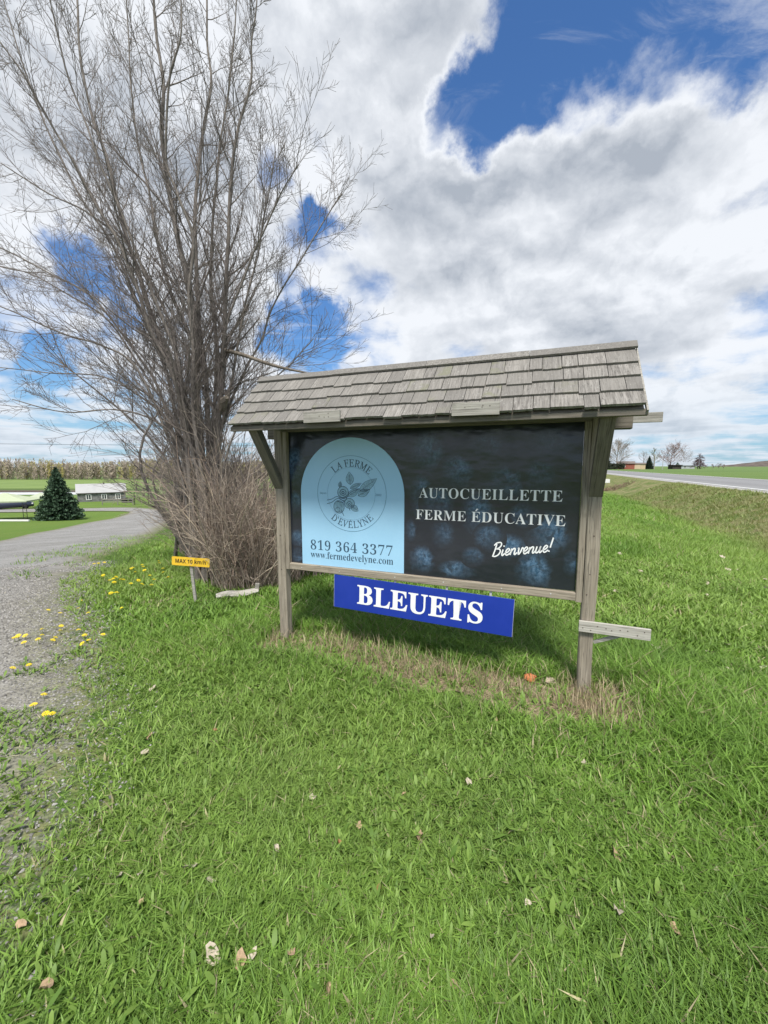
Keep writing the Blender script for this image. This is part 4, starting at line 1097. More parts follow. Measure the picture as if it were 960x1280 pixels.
def spruce(x, y, h, w, name, lab, col, n=1500, seed=1, group=None):
    r = np.random.default_rng(seed); z0 = float(hz(x, y))
    t = thing(name, lab, 'tree', (x, y, z0), 0, group)
    tr = Tubes(); tr.add(np.array([(0, 0, -.2), (0, 0, h * .5), (0, 0, h * .97)]), np.array([h * .03, h * .018, .01]), 6, (.09, .07, .055)); tr.build('trunk', M['tree_far'], t)
    Vs, Fs, Cs = [], [], []; nv = 0
    lv = 34
    for k in range(lv):
        f = k / (lv - 1); zc = h * (.045 + .93 * f)
        rad = w / 2 * (1 - f) ** .88 * (1 if f > .10 else .88 + 1.2 * f) + .03
        nb = int(9 + 16 * (1 - f))
        for q in range(nb):
            a = 2 * PI * (q + r.uniform(-.35, .35)) / nb + k * .7; L = rad * r.uniform(.78, 1.14); zc = h * (.045 + .93 * min(1, max(0, f + r.uniform(-.03, .03))))
            dirv = np.array([math.cos(a), math.sin(a), 0]); pr_ = np.array([-math.sin(a), math.cos(a), 0])
            m_ = max(6, int(L / .12)); cc = np.array(col) * r.uniform(.65, 1.35)
            for s_ in range(m_):
                u = (s_ + .6) / m_; base = dirv * L * u + np.array([0, 0, zc - L * .20 * u + L * .16 * u * u])
                for sg in (-1, 1):
                    ln = L * .24 * (1.15 - u) + .08
                    tip = base + (dirv * .75 + pr_ * sg * .65) * ln + np.array([0, 0, r.uniform(-.16, .08)])
                    wv = np.array([r.normal(0, .05), r.normal(0, .05), r.uniform(.05, .13)]) + dirv * .04
                    Vs += [base - wv, base + wv, tip]; Fs.append((nv, nv + 1, nv + 2)); nv += 3; Cs += [cc * r.uniform(.8, 1.25)] * 3
    mesh_np('crown', np.array(Vs), np.array(Fs), M['needle'], t, np.array(Cs))
    return t
spruce(-30.37, 36.88, 4.95, 3.75, 'spruce_tree', 'dense dark green spruce on the lawn beside the curving drive', (.060, .105, .062), seed=3)
spruce(AZ(809, 152), 152, 5.0, 3.4, 'conifer_tree', 'dark evergreen near the utility pole across the road', (.035, .055, .035), seed=5)
spruce(AZ(756, 146), 146, 5.6, 4.2, 'conifer_tree', 'dark evergreen half hidden by the near wooden post', (.05, .06, .04), seed=6)
hb = thing('clipped_hedge', 'low dark hedge in front of the brick house across the road', 'hedge', (0, 0, 0))
Vs, Fs, Cs = [], [], []
for k in range(2600):
    p = np.array([AZ(753, 148) + rng.uniform(0, 7.5), 148 + rng.uniform(-.6, .6), .6 + rng.uniform(0, 2.0)]); d1 = rng.normal(0, .22, 3); d2 = rng.normal(0, .22, 3)
    n = len(Vs); Vs += [p, p + d1, p + d2]; Fs.append((n, n + 1, n + 2)); Cs += [np.array((.05, .055, .035)) * rng.uniform(.6, 1.5)] * 3
mesh_np('foliage', np.array(Vs), np.array(Fs), M['needle'], hb, np.array(Cs))

# ------------------------------------------------------------------ buildings
brick_red = flat('red brick', (0.33, 0.115, 0.085), 0.9, 0.1, 0.15, 3.0)
beige = flat('beige siding', (0.55, 0.43, 0.28), 0.8, 0.2, 0.05, 1.0)
roof_grey = flat('grey brown roofing', (0.20, 0.17, 0.155), 0.9, 0.1, 0.1, 2.0)
glass = flat('dark window glass', (0.05, 0.06, 0.07), 0.15, 0.6, 0.1, 1.0)
trimw = flat('white trim', (0.75, 0.74, 0.72), 0.6, 0.2, 0.04, 2.0)
stone_grey = flat('grey weathered siding', (0.27, 0.265, 0.26), 0.9, 0.1, 0.25, 2.2)
white_metal = flat('white metal roofing', (0.38, 0.38, 0.375), 0.5, 0.35, 0.05, 0.8)
dark_paint = flat('dark stained boards', (0.06, 0.05, 0.045), 0.85, 0.15, 0.15, 1.5)


def gable_house(name, lab, cat, loc, rz, L, Dp, wall_h, rise, wall_m, roof_m, over=.25, group=None):
    h = thing(name, lab, cat, loc, rz, group)
    mb = MB()
    vs = [(-L/2, -Dp/2, -.4), (L/2, -Dp/2, -.4), (L/2, Dp/2, -.4), (-L/2, Dp/2, -.4), (-L/2, -Dp/2, wall_h), (L/2, -Dp/2, wall_h), (L/2, Dp/2, wall_h), (-L/2, Dp/2, wall_h), (-L/2, 0, wall_h + rise), (L/2, 0, wall_h + rise)]
    mb.add(vs, [(0, 1, 5, 4), (2, 3, 7, 6), (1, 2, 6, 9, 5), (3, 0, 4, 8, 7)]); w = mb.build('wall', wall_m, h)
    mb = MB(); t = .10; k = over; dz = rise * over / (Dp / 2)
    pr = [(-Dp/2 - k, wall_h - dz + .03), (0, wall_h + rise + .03), (Dp/2 + k, wall_h - dz + .03), (Dp/2 + k, wall_h - dz + .03 + t), (0, wall_h + rise + .03 + t * 1.3), (-Dp/2 - k, wall_h - dz + .03 + t)]
    vs = [(-L/2 - k, y, z) for y, z in pr] + [(L/2 + k, y, z) for y, z in pr]
    mb.add(vs, [(i, (i + 1) % 6, 6 + (i + 1) % 6, 6 + i) for i in range(6)] + [(0, 5, 4, 1), (1, 4, 3, 2), (6, 7, 10, 11), (7, 8, 9, 10)]); r = mb.build('roof', roof_m, h)
    return h, w, r
def window(h, x, y, z, w, hh, cols=2):
    mb = MB(); f = .09
    mb.box((x - w/2, y, z), (f, .08, hh + f)); mb.box((x + w/2, y, z), (f, .08, hh + f)); mb.box((x, y, z - hh/2), (w - f, .08, f)); mb.box((x, y, z + hh/2), (w - f, .08, f))
    if cols == 2: mb.box((x, y, z), (.07, .06, hh - f))
    o = mb.build('window', trimw, h); mb = MB(); mb.box((x, y + .02, z), (w - f, .03, hh - f)); mb.build('pane', glass, o)
# grey shed with the white roof, by the drive bend
shx, shy = -46.0, 64.6
shed, w_, r_ = gable_house('farm_shed', 'low grey shed with a white roof and three white framed windows', 'shed', (shx, shy, float(hz(shx, shy)) - .05), math.atan2(-shx, shy) * 1.0 + .02, 6.3, 3.6, 1.50, 1.20, stone_grey, white_metal, .18)
for x in (-1.75, .25, 2.1): window(shed, x, -1.83, .82, .62, .78)
mb = MB(); mb.box((.35, 0, 2.86), (.22, .22, .35)); mb.build('chimney', dark_paint, r_)
mb = MB(); mb.box((0, -1.995, 1.43), (6.6, .03, .07)); mb.build('fascia', dark_paint, shed)
for k in range(8):
    mb = MB(); mb.box((0, -1.812, .02 + k * .18), (6.28, .022, .012)); mb.build('siding_course', stone_grey, w_)
# brick and beige bungalow across the road
bx, by = AZ(780, 152), 152
hs, w_, r_ = gable_house('brick_bungalow', 'low red brick house beyond the road', 'house', (bx, by, .55), -.45, 5.2, 6.0, 2.1, .75, brick_red, roof_grey, .3)
window(hs, -.9, -3.04, 1.25, 1.0, 1.0)
bx2 = AZ(793.5, 152)
an, w_, r_ = gable_house('beige_garage', 'low beige building joined beside the red brick house', 'garage', (bx2, by + .3, .55), -.45, 5.4, 5.4, 1.95, .35, beige, roof_grey, .25)
mb = MB(); mb.box((-.3, -2.72, .95), (2.6, .06, 1.7)); dr_ = mb.build('door', flat('pale garage door', (0.58, 0.47, 0.33), .7, .2, .05), an)
mb = MB(); mb.box((AZ(841, 156), 156, 1.15), (3.4, 2.6, 1.7)); mb.box((AZ(841, 156), 155.9, 2.1), (3.9, 3.2, .22))
tag(mb.build('dark_shed', dark_paint), 'small dark flat roofed shed beneath the broad reddish tree', 'shed')
gh, w_, r_ = gable_house('grey_house', 'pale grey house half hidden among bare trees across the road', 'house', (AZ(854, 170), 170, .55), -.3, 5.0, 5.0, 1.5, 1.2, flat('pale grey siding', (.40, .42, .44), .8, .2, .05), flat('blue grey roofing', (.30, .33, .36), .8, .2, .05), .3)
window(gh, -.9, -2.55, .9, .9, .8)
pl = thing('utility_pole', 'grey utility pole standing across the road beside the dark evergreen', 'utility pole', (AZ(815.5, 142), 142, .5))
MB().tube([(0, 0, -.3), (0, 0, 5.4)], [.14, .10], 8).build('pole', flat('grey pole timber', (.36, .34, .31), .9, .1), pl)
MB().beam((-.7, 0, 5.1), (.7, 0, 5.1), .1, .12).build('cross_arm', flat('pole arm timber', (.30, .28, .25), .9, .1), pl)
pl2 = thing('utility_pole', 'short pale utility pole before the broad reddish tree', 'utility pole', (AZ(826, 142), 142, .5))
MB().tube([(0, 0, -.3), (0, 0, 3.3)], [.10, .08], 8).build('pole', flat('pale pole', (.42, .40, .37), .9, .1), pl2)

# ------------------------------------------------------------------ left yard
tent = thing('canopy_tent', 'pale green garden canopy on dark metal legs at the edge of the yard', 'canopy', (-35.6, 37.2, float(hz(-35.6, 37.2))), .35)
tw, td = 4.6, 3.6
mb = MB(); ez, az_ = 1.86, 2.52
c4 = [(-tw/2, -td/2), (tw/2, -td/2), (tw/2, td/2), (-tw/2, td/2)]
vs = [(x, y, ez) for x, y in c4] + [(x * .06, y * .06, az_) for x, y in c4] + [(x, y, ez - .11) for x, y in c4] + [(x * .5, y * .5, (ez + az_) / 2 - .05) for x, y in c4]
fs = []
for k in range(4):
    k2 = (k + 1) % 4; fs += [(k, k2, 12 + k2, 12 + k), (12 + k, 12 + k2, 4 + k2, 4 + k), (k, 8 + k, 8 + k2, k2)]
fs.append((4, 5, 6, 7)); mb.add(vs, fs)
mb.build('canopy', flat('pale green canvas', (.40, .45, .31), .85, .1, .04, 3.0), tent)
dkm = flat('dark metal', (.035, .033, .032), .5, .4)
for x, y in c4:
    mb = MB(); sx_ = -.28 if x > 0 else .28
    for a in (0, sx_):
        mb.tube([(x * .97 + a, y * .97, -.1), (x * .97 + a, y * .97, ez)], .024, 6)
    for k in range(6): mb.tube([(x * .97, y * .97, .1 + k * .28), (x * .97 + sx_, y * .97, .3 + k * .28)], .012, 5)
    mb.build('leg', dkm, tent)
lb = MB().beam((-36.2, 34.7, float(hz(-36.2, 34.7)) + .09), (-31.2, 34.6, float(hz(-31.2, 34.6)) + .09), .16, .14).build('timber', trimw); tag(lb, 'long white timber lying on the lawn in front of the canopy', 'timber')

car = thing('parked_car', 'dark blue car parked on gravel beyond the pale canopy', 'car', (-46.2, 48.9, float(hz(-46.2, 48.9))), .72)
carp = flat('dark blue car paint', (.018, .024, .045), .25, .6, .05)
def loft(mb, secs):
    n = len(secs[0]); vs = [p for s_ in secs for p in s_]
    mb.add(vs, [(k * n + i, k * n + (i + 1) % n, (k + 1) * n + (i + 1) % n, (k + 1) * n + i) for k in range(len(secs) - 1) for i in range(n)] + [tuple(range(n - 1, -1, -1)), tuple((len(secs) - 1) * n + i for i in range(n))])
def car_sec(x, w, z0, z1): return [(x, -w/2, z0), (x, w/2, z0), (x, w/2 * 1.02, (z0 + z1) / 2), (x, w/2 * .9, z1), (x, -w/2 * .9, z1), (x, -w/2 * 1.02, (z0 + z1) / 2)]
mb = MB(); loft(mb, [car_sec(-2.15, 1.5, .35, .75), car_sec(-1.95, 1.72, .25, .92), car_sec(-.9, 1.78, .22, .98), (car_sec(.6, 1.78, .22, .98)), car_sec(1.6, 1.74, .24, .93), car_sec(2.15, 1.45, .34, .72)]); mb.build('body', carp, car, True)
mb = MB(); loft(mb, [car_sec(-1.75, 1.5, .9, 1.0), car_sec(-1.2, 1.38, .9, 1.38), car_sec(.2, 1.38, .9, 1.42), car_sec(1.05, 1.5, .9, 1.0)]); cab = mb.build('cabin', glass, car, True)
mb = MB(); mb.box((-.5, 0, 1.405), (1.3, 1.16, .04)); mb.build('roof', carp, car)
for x, y in ((-1.3, -.84), (-1.3, .84), (1.35, -.84), (1.35, .84)):
    o = MB().tube([(x, y - .1, .31), (x, y + .1, .31)], .31, 16).build('wheel', flat('tyre rubber', (.02, .02, .02), .8, .2), car)
    MB().tube([(x, y - .11, .31), (x, y + .11, .31)], .17, 12).build('rim', M['screw'], o)
for y in (-.6, .6):
    mb = MB(); mb.box((2.02, y, .68), (.16, .34, .14)); mb.build('headlight', trimw, car)
    mb = MB(); mb.box((-2.06, y, .74), (.10, .34, .14)); mb.build('tail_light', flat('red lens', (.35, .02, .02), .3, .5), car)
mb = MB(); mb.box((-2.12, 0, .62), (.06, .5, .12)); mb.build('number_plate', trimw, car)

# white row cover (low tunnel) behind the canopy
rc_ = MB(); secs = []
for k in range(9):
    x = -92 + k * 3.6; y = 84 + .15 * k; z = float(hz(x, y)); secs.append([(x, y + 1.3 * math.cos(a), z + .42 * math.sin(a)) for a in np.linspace(0, PI, 8)])
loft(rc_, secs); tag(rc_.build('row_cover', flat('white row cover fabric', (.50, .52, .54), .7, .2, .05, .6), None, True), 'long low white fabric tunnel along the ploughed strip', 'row cover')
# second small canopy hidden behind the spruce
t2 = thing('small_tent', 'small pale canopy tent peeking out beside the dark spruce', 'canopy', (-45.5, 52.5, float(hz(-45.5, 52.5))), .5)
mb = MB(); mb.add([(-1.3, -1.3, 1.3), (1.3, -1.3, 1.3), (1.3, 1.3, 1.3), (-1.3, 1.3, 1.3), (0, 0, 1.9)], [(0, 1, 4), (1, 2, 4), (2, 3, 4), (3, 0, 4)]); mb.build('canopy', flat('cream canvas', (.38, .42, .31), .85, .1, .04), t2)
for x in (-1.25, 1.25):
    for y in (-1.25, 1.25): MB().tube([(x, y, -.2), (x, y, 1.3)], .03, 6).build('leg', dkm, t2)

# garden arbor and low fence by the shed
ax_, ay_ = -34.4, 56.1; zz_ = float(hz(ax_, ay_))
ar = thing('garden_arbor', 'dark square metal arbor standing at the gap in the low fence', 'arbor', (ax_, ay_, zz_), .5)
for y in (0, .7):
    mb = MB()
    mb.tube([(-.85, y, -.2), (-.85, y, 1.75), (-.6, y, 1.95), (.6, y, 1.95), (.85, y, 1.75), (.85, y, -.2)], .038, 6); mb.build('hoop', dkm, ar)
mb = MB()
for x in (-.85, .85):
    for k in range(6): mb.tube([(x, 0, .25 + k * .28), (x, .7, .25 + k * .28)], .016, 5)
mb.build('rung', dkm, ar)
fence_m = wood('old fence rail', (.30, .28, .25), (.18, .165, .15), (.24, .22, .19), 0)
def rail_fence(x0, y0, x1, y1, lab, n):
    f = thing('rail_fence', lab, 'fence', (0, 0, 0), 0, 'low rail fences beside the arbor')
    for k in range(n + 1):
        x, y = x0 + (x1 - x0) * k / n, y0 + (y1 - y0) * k / n; z = float(hz(x, y))
        MB().tube([(x, y, z - .2), (x, y, z + .95)], .06, 6).build('post', fence_m, f)
        if k:
            for h in (.45, .80): MB().beam((px, py, pz + h), (x, y, z + h), .05, .11).build('rail', fence_m, f)
        px, py, pz = x, y, z
rail_fence(-39.4, 55.3, -35.5, 55.9, 'low grey rail fence between the shed and the arbor', 2)
rail_fence(-33.3, 56.4, -24.5, 58.2, 'low grey rail fence running from the arbor into the hedge', 4)
mb = MB(); mb.tube([(-39.6, 60.4, float(hz(-39.6, 60.4)) - .05), (-39.6, 60.4, float(hz(-39.6, 60.4)) + .55), (-39.6, 60.4, float(hz(-39.6, 60.4)) + .75)], [.38, .42, .36], 12)
mb.tube([(-38.75, 60.6, float(hz(-39.6, 60.4)) - .05), (-38.75, 60.6, float(hz(-39.6, 60.4)) + .5), (-38.75, 60.6, float(hz(-39.6, 60.4)) + .62)], [.30, .34, .28], 12)
tag(mb.build('barrel', dkm), 'dark barrel and tub at the corner of the grey shed', 'barrel')
# overhead wire
wr = Tubes(); P = np.array([(-95 + k * 6.2, 44 + k * 1.6, 5.15 - .35 * math.sin(PI * k / 13) - k * .01) for k in range(14)])
wr.add(P, np.full(14, .022), 5); o = wr.build('overhead_wire', flat('black cable', (.02, .02, .02), .6)); tag(o, 'thin dark overhead wire crossing the low sky above the shed', 'wire')

# white marker by the ditch and a brush heap over the culvert
mx, my = 23.3, 41.6; mz = float(hz(mx, my))
mk = thing('marker_board', 'small white marker board on a thin stake beside the road ditch', 'marker', (mx, my, mz), -.5)
MB().beam((0, 0, -.1), (0, 0, .5), .05, .03, (0, 1, 0)).build('stake', M['grey_board'], mk)
mb = MB(); mb.box((0, -.03, .44), (.56, .02, .40)); mb.build('board', trimw, mk)
bh = thing('brush_heap', 'brown heap of dead brush lying in the ditch far along the road', 'brush', (0, 0, 0))
tb = Tubes(); stem_spray(tb, 20.6, 36.0, 1.7, 330, .3, .8, 1.3, [(.27, .19, .13), (.20, .14, .10), (.34, .25, .18)], (.010, .020), 3, None, .08, .008); tb.build('stems', M['dry_stem'], bh)

# ------------------------------------------------------------------ far wood along the left horizon
Vs, Fs, Cs = [], [], []
tr = Tubes()
for k in range(1150):
    x = rng.uniform(-330, 15); row = rng.uniform(0, 1)
    y = 252 + row * 34 + max(0, -(x + 100)) * -.05
    z = float(hz(x, y)); h = rng.uniform(10.3, 12.6) * (1 + .10 * math.sin(x * .07)) * (.85 + .25 * row)
    kind = rng.uniform(0, 1); lean = rng.normal(0, .3)
    yel = smooth(-125, -70, x) * .55 + .12 * (math.sin(x * .11) > .3)
    tc = np.array((.56, .50, .42)) if kind < .18 else np.array((.28, .24, .195))
    tr.add(np.array([(x, y, z - .3), (x + lean * .5, y, z + h * .5), (x + lean, y, z + h * .95)]), np.array([.11, .08, .03]) * rng.uniform(.7, 1.4), 3, tc)
    budc = np.array((.40, .36, .13)) if rng.uniform() < yel + .12 else np.array((.34, .285, .23)) if rng.uniform() < .6 else np.array((.42, .37, .27))
    m_ = 60
    t = rng.uniform(.06, 1.0, m_); a = rng.uniform(0, 2 * PI, m_); rr = rng.uniform(.2, 1.0, m_) * 2.1 * np.sin(PI * np.clip(t * .9 + .05, 0, 1))
    b_ = np.stack([x + lean * t + .2 * np.cos(a), y + .2 * np.sin(a), z + h * t - rr * .6], -1)
    e_p = np.stack([x + lean * t + rr * np.cos(a), y + rr * np.sin(a), z + h * t + rng.uniform(0, .8, m_)], -1)
    wv = np.stack([rng.uniform(.10, .38, m_), np.zeros(m_), rng.uniform(-.1, .1, m_)], -1)
    n = sum(len(q) for q in Vs)
    Vs.append(np.stack([b_, e_p - wv, e_p + wv], 1).reshape(-1, 3)); Fs.append(np.arange(m_ * 3).reshape(-1, 3) + n); Cs.append(np.repeat(budc[None] * rng.uniform(.75, 1.2, (m_, 1)), 3, 0))
Vw = np.concatenate(Vs); Fw = np.concatenate(Fs); Cw = np.concatenate(Cs)
TV = np.concatenate(tr.V); TF = np.concatenate(tr.F); TC = np.concatenate(tr.C)
TF3 = np.concatenate([TF[:, [0, 1, 2]], TF[:, [0, 2, 3]]])
wood_o = mesh_np('woods', np.concatenate([Vw, TV]), np.concatenate([Fw, TF3 + len(Vw)]), M['tree_far'], None, np.concatenate([Cw, TC]))
tag(wood_o, 'brown and yellowing wood along the far edge of the field', 'woods', None, 'stuff')

# ------------------------------------------------------------------ grass
def blades(name, x, y, h, w, lean, col, mat, label, cat, nseg=3, flop=None, zoff=-.008):
    N = len(x); z = hz(x, y) + zoff
    a = rng.uniform(0, 2 * PI, N); dx, dy = np.cos(a), np.sin(a)
    b = a + PI / 2 + rng.normal(0, .5, N); wx, wy = np.cos(b) * w / 2, np.sin(b) * w / 2
    p0 = np.stack([x, y, z], -1); wv = np.stack([wx, wy, np.zeros(N)], -1)
    mid = p0 + np.stack([dx * lean * .32, dy * lean * .32, h * .62], -1)
    tip = p0 + np.stack([dx * lean, dy * lean, h], -1)
    if nseg == 3:
        V_ = np.stack([p0 - wv * .8, p0 + wv * .8, mid - wv, mid + wv, tip], 1); kv = 5; fl = np.array([[0, 1, 3], [0, 3, 2], [2, 3, 4]])
    else:
        V_ = np.stack([p0 - wv, p0 + wv, tip], 1); kv = 3; fl = np.array([[0, 1, 2]])
    F_ = (np.arange(N)[:, None, None] * kv + fl[None]).reshape(-1, 3)
    C_ = np.repeat(col, kv, 0)
    o = mesh_np(name, V_.reshape(-1, 3), F_, mat, None, C_)
    return tag(o, label, cat, None, 'stuff')


def sector(N, r0, r1, amax=58, amin=-58, tuft=False):
    r = np.sqrt(rng.uniform(r0 * r0, r1 * r1, N)); a = np.radians(rng.uniform(amin, amax, N))
    x, y = r * np.sin(a), r * np.cos(a)
    if tuft:                      # blades gather into tufts
        cs = .055 + .012 * r0
        ix, iy = np.floor(x / cs), np.floor(y / cs)
        k = .55 * hash2(ix, iy, 92)
        x = x + ((ix + hash2(ix, iy, 90)) * cs - x) * k; y = y + ((iy + hash2(ix, iy, 91)) * cs - y) * k
    return x, y


def green(x, y, N):
    n1 = vnoise(x, y, .55, 1); n2 = vnoise(x, y, .16, 2); n3 = vnoise(x, y, 2.2, 3)
    a = np.array((.100, .195, .030)); b = np.array((.208, .355, .058)); c = np.array((.300, .405, .105))
    t = np.clip(.6 * n1 + .5 * n2 - .05 + rng.normal(0, .24, N), 0, 1)[:, None]
    col = a * (1 - t) + b * t
    u = (np.clip(n3 * 1.8 - .60 + rng.normal(0, .18, N), 0, 1))[:, None]
    col = col * (1 - u * .6) + c * u * .6
    dead = rng.uniform(0, 1, N) < (.025 + .07 * (n1 > .70))
    col[dead] = np.array((.44, .39, .23)) * rng.uniform(.6, 1.2, (dead.sum(), 1))
    return col * rng.uniform(.8, 1.2, (N, 1))


def keep_mask(x, y, weed=True):
    """drop blades on the drive and the road; thin them near the gravel edge"""
    ins = in_drive(x, y); de = edge_dist(x, y, DR)
    n = vnoise(x, y, .45, 9) * .6 + vnoise(x, y, .14, 10) * .4
    ok = (~ins & (rng.uniform(0, 1, len(x)) < np.clip(de / .9 + .22, 0, 1))) | (ins & (n > np.where(y < 3.3, .42, .39) + .12 * np.clip(de, 0, 3) + .12 * (rng.uniform(0, 1, len(x)) - .5)) & (de < 1.6) & weed)
    D = x * CP - y * SP
    return ok & (D < 8.8)


SGX, SGY = 0.2646, 3.281
def sign_sn(x, y):
    ux, uy = x - SGX, y - SGY
    return ux * math.cos(TH) - uy * math.sin(TH), -(ux * math.sin(TH) + uy * math.cos(TH))


GX, GYy, GH, GW, GL = [], [], [], [], []
for N, r0, r1, h0, h1, w, a0 in ((165000, .75, 2.2, .020, .080, .0046, -58), (150000, 2.2, 4.5, .03, .085, .0050, -58), (110000, 4.5, 8.5, .04, .10, .0105, -40), (120000, 8.5, 16, .045, .11, .015, 8), (110000, 16, 34, .05, .13, .026, 14)):
    x, y = sector(N, r0, r1, 58, a0, r0 < 8); m_ = keep_mask(x, y); x, y = x[m_], y[m_]; n = len(x)
    lush = vnoise(x, y, .7, 21); s_, nn_ = sign_sn(x, y)
    tall = np.exp(-((nn_ + .5) / .9) ** 2) * (np.abs(s_) < 2.0) * .75 + np.exp(-((s_ - 2.1) / .8) ** 2) * np.exp(-((nn_ + .2) / 1.4) ** 2) * .6
    thin = (np.abs(nn_ - .12 - .10 * np.sin(s_ * 2)) < .26) & (s_ > -1.5) & (s_ < 1.65) & (rng.uniform(0, 1, n) < .88)
    D = x * CP - y * SP; ditch = np.exp(-((D - 4.9) / .7) ** 2) * .7
    h = rng.uniform(h0, h1, n) * (.65 + .8 * lush + tall + ditch); wd = w * np.clip(np.exp(rng.normal(-.12, .48, n)), .35, 2.6)
    h = np.where(in_drive(x, y), h * rng.uniform(.3, .75, n), h)
    k = ~thin
    GX.append(x[k]); GYy.append(y[k]); GH.append(h[k]); GW.append(wd[k]); GL.append((h * rng.uniform(.25, 1.5, n))[k])
x, y = sector(26000, 8.3, 24, -20, -44); m_ = keep_mask(x, y) & (edge_dist(x, y, DR) < 4); x, y = x[m_], y[m_]; n = len(x)
GX.append(x); GYy.append(y); GH.append(rng.uniform(.04, .12, n)); GW.append(rng.uniform(.012, .026, n)); GL.append(rng.uniform(.03, .12, n))
for i in range(6):
    x, y = GX[i], GYy[i]; c = green(x, y, len(x)); D = x * CP - y * SP
    bank = (smooth(4.8, 6.0, D) * .75)[:, None]
    dry = (vnoise(x, y, .9, 31)[:, None] * 1.0 + rng.uniform(0, .7, (len(x), 1))) * bank
    dry = np.clip(dry, 0, 1); c = c * (1 - dry) + np.array((.27, .25, .13)) * dry
    blades('grass', x, y, GH[i], GW[i], GL[i], c, M['blade'],
           ['short green lawn grass nearest the viewer', 'green lawn grass before the wooden sign', 'green lawn grass around the wooden sign', 'green grass toward the ditch', 'green grass on the road bank', 'weedy green verge between the drive and the hedge'][i], 'grass', 3 if i < 3 else 1)

# broad weed leaves lying among the grass
def weeds(N, r0, r1):
    x, y = sector(N, r0, r1); m_ = keep_mask(x, y); x, y = x[m_], y[m_]
    k = vnoise(x, y, .5, 41) + rng.normal(0, .15, len(x)) > .42; x, y = x[k], y[k]
    X, Y = np.repeat(x, 3), np.repeat(y, 3); n = len(X)
    a = rng.uniform(0, 2 * PI, n); L = rng.uniform(.024, .075, n); w = L * rng.uniform(.13, .30, n); el = rng.uniform(.15, 1.2, n)
    d = np.stack([np.cos(a) * np.cos(el), np.sin(a) * np.cos(el), np.sin(el)], -1); s_ = np.stack([-np.sin(a), np.cos(a), np.zeros(n)], -1)
    p = np.stack([X + rng.normal(0, .008, n), Y + rng.normal(0, .008, n), hz(X, Y) + rng.uniform(.005, .035, n)], -1)
    up_ = np.array([0, 0, 1.0])
    m1 = p + d * (L * .40)[:, None]; m2 = p + d * (L * .75)[:, None] - up_ * (L * .04)[:, None]; tip = p + d * L[:, None] - up_ * (L * .16)[:, None]
    W1 = s_ * (w / 2)[:, None]
    V_ = np.stack([p - W1 * .15, p + W1 * .15, m1 - W1, m1 + W1, m2 - W1 * .8, m2 + W1 * .8, tip], 1)
    fl = np.array([[0, 1, 3], [0, 3, 2], [2, 3, 5], [2, 5, 4], [4, 5, 6]])
    F_ = (np.arange(n)[:, None, None] * 7 + fl[None]).reshape(-1, 3)
    t = rng.uniform(0, 1, (n, 1)); c = np.array((.10, .185, .03)) * (1 - t) + np.array((.21, .32, .065)) * t
    o = mesh_np('weed_leaves', V_.reshape(-1, 3), F_, M['blade'], None, np.repeat(c, 7, 0)); tag(o, 'small broad weed leaves scattered through the lawn', 'weeds', None, 'stuff')
weeds(10000, .75, 4.5)

# dead straw under the board and round its posts
def straw(N):
    s_ = np.where(rng.uniform(0, 1, N) < .8, rng.uniform(-1.45, 1.62, N), rng.normal(1.35, .22, N)); nn_ = .12 + .08 * np.sin(s_ * 2) + rng.normal(0, .15, N) - .05 * (s_ < -.6)
    k = vnoise(s_, nn_, .35, 51) + rng.normal(0, .16, N) > .44 - .12 * (s_ > -.2); s_, nn_ = s_[k], nn_[k]
    x = SGX + s_ * math.cos(TH) - nn_ * math.sin(TH); y = SGY - s_ * math.sin(TH) - nn_ * math.cos(TH); n = len(x)
    c = np.array((.50, .40, .27)) * rng.uniform(.35, 1.2, (n, 1)); up_ = rng.uniform(0, 1, n) < .13
    h = np.where(up_, rng.uniform(.05, .20, n), rng.uniform(.01, .05, n)); ln = np.where(up_, rng.uniform(.02, .12, n), rng.uniform(.06, .16, n))
    blades('straw', x, y, h, rng.uniform(.002, .0048, n), ln, c, M['straw'], 'dead tan straw on the ground beneath the sign board', 'straw')
straw(21000)
# trodden bare soil and matted thatch under the board
xs_ = np.linspace(-1.62, 1.78, 70); ns_ = np.linspace(-.10, .40, 12)
A_, B_ = np.meshgrid(xs_, ns_, indexing='ij'); A_ = A_ + 0
edge_ = (vnoise(xs_, xs_ * 0, .22, 81)[:, None] - .5) * .22 + .05 * np.sin(xs_ * 2)[:, None]
sc_n = np.clip(1.15 - np.abs(xs_ / 1.70) ** 4, .05, 1)[:, None]
B_ = .13 + edge_ + (B_ - .15) * sc_n * (1 + .5 * (vnoise(A_, B_, .3, 82) - .5))
X_ = SGX + A_ * math.cos(TH) - B_ * math.sin(TH); Y_ = SGY - A_ * math.sin(TH) - B_ * math.cos(TH)
i = np.arange(69)[:, None] * 12; j = np.arange(11)[None, :]
F_ = np.stack([i + j, i + j + 1, i + 12 + j + 1, i + 12 + j], -1).reshape(-1, 4)
m, g, b = new_mat('bare soil', .95, .1); pos = g.node('ShaderNodeNewGeometry').outputs['Position']
g.l.new(g.mix(g.ss(g.noise(pos, 30, 6, .7), .38, .62), (.20, .155, .105), (.40, .325, .215)), b.inputs['Base Color']); bump(g, b, g.noise(pos, 60, 5, .7), .9, .02)
tag(mesh_np('bare_soil', np.stack([X_, Y_, hz(X_, Y_) + .007], -1).reshape(-1, 3), F_, m), kind='structure')
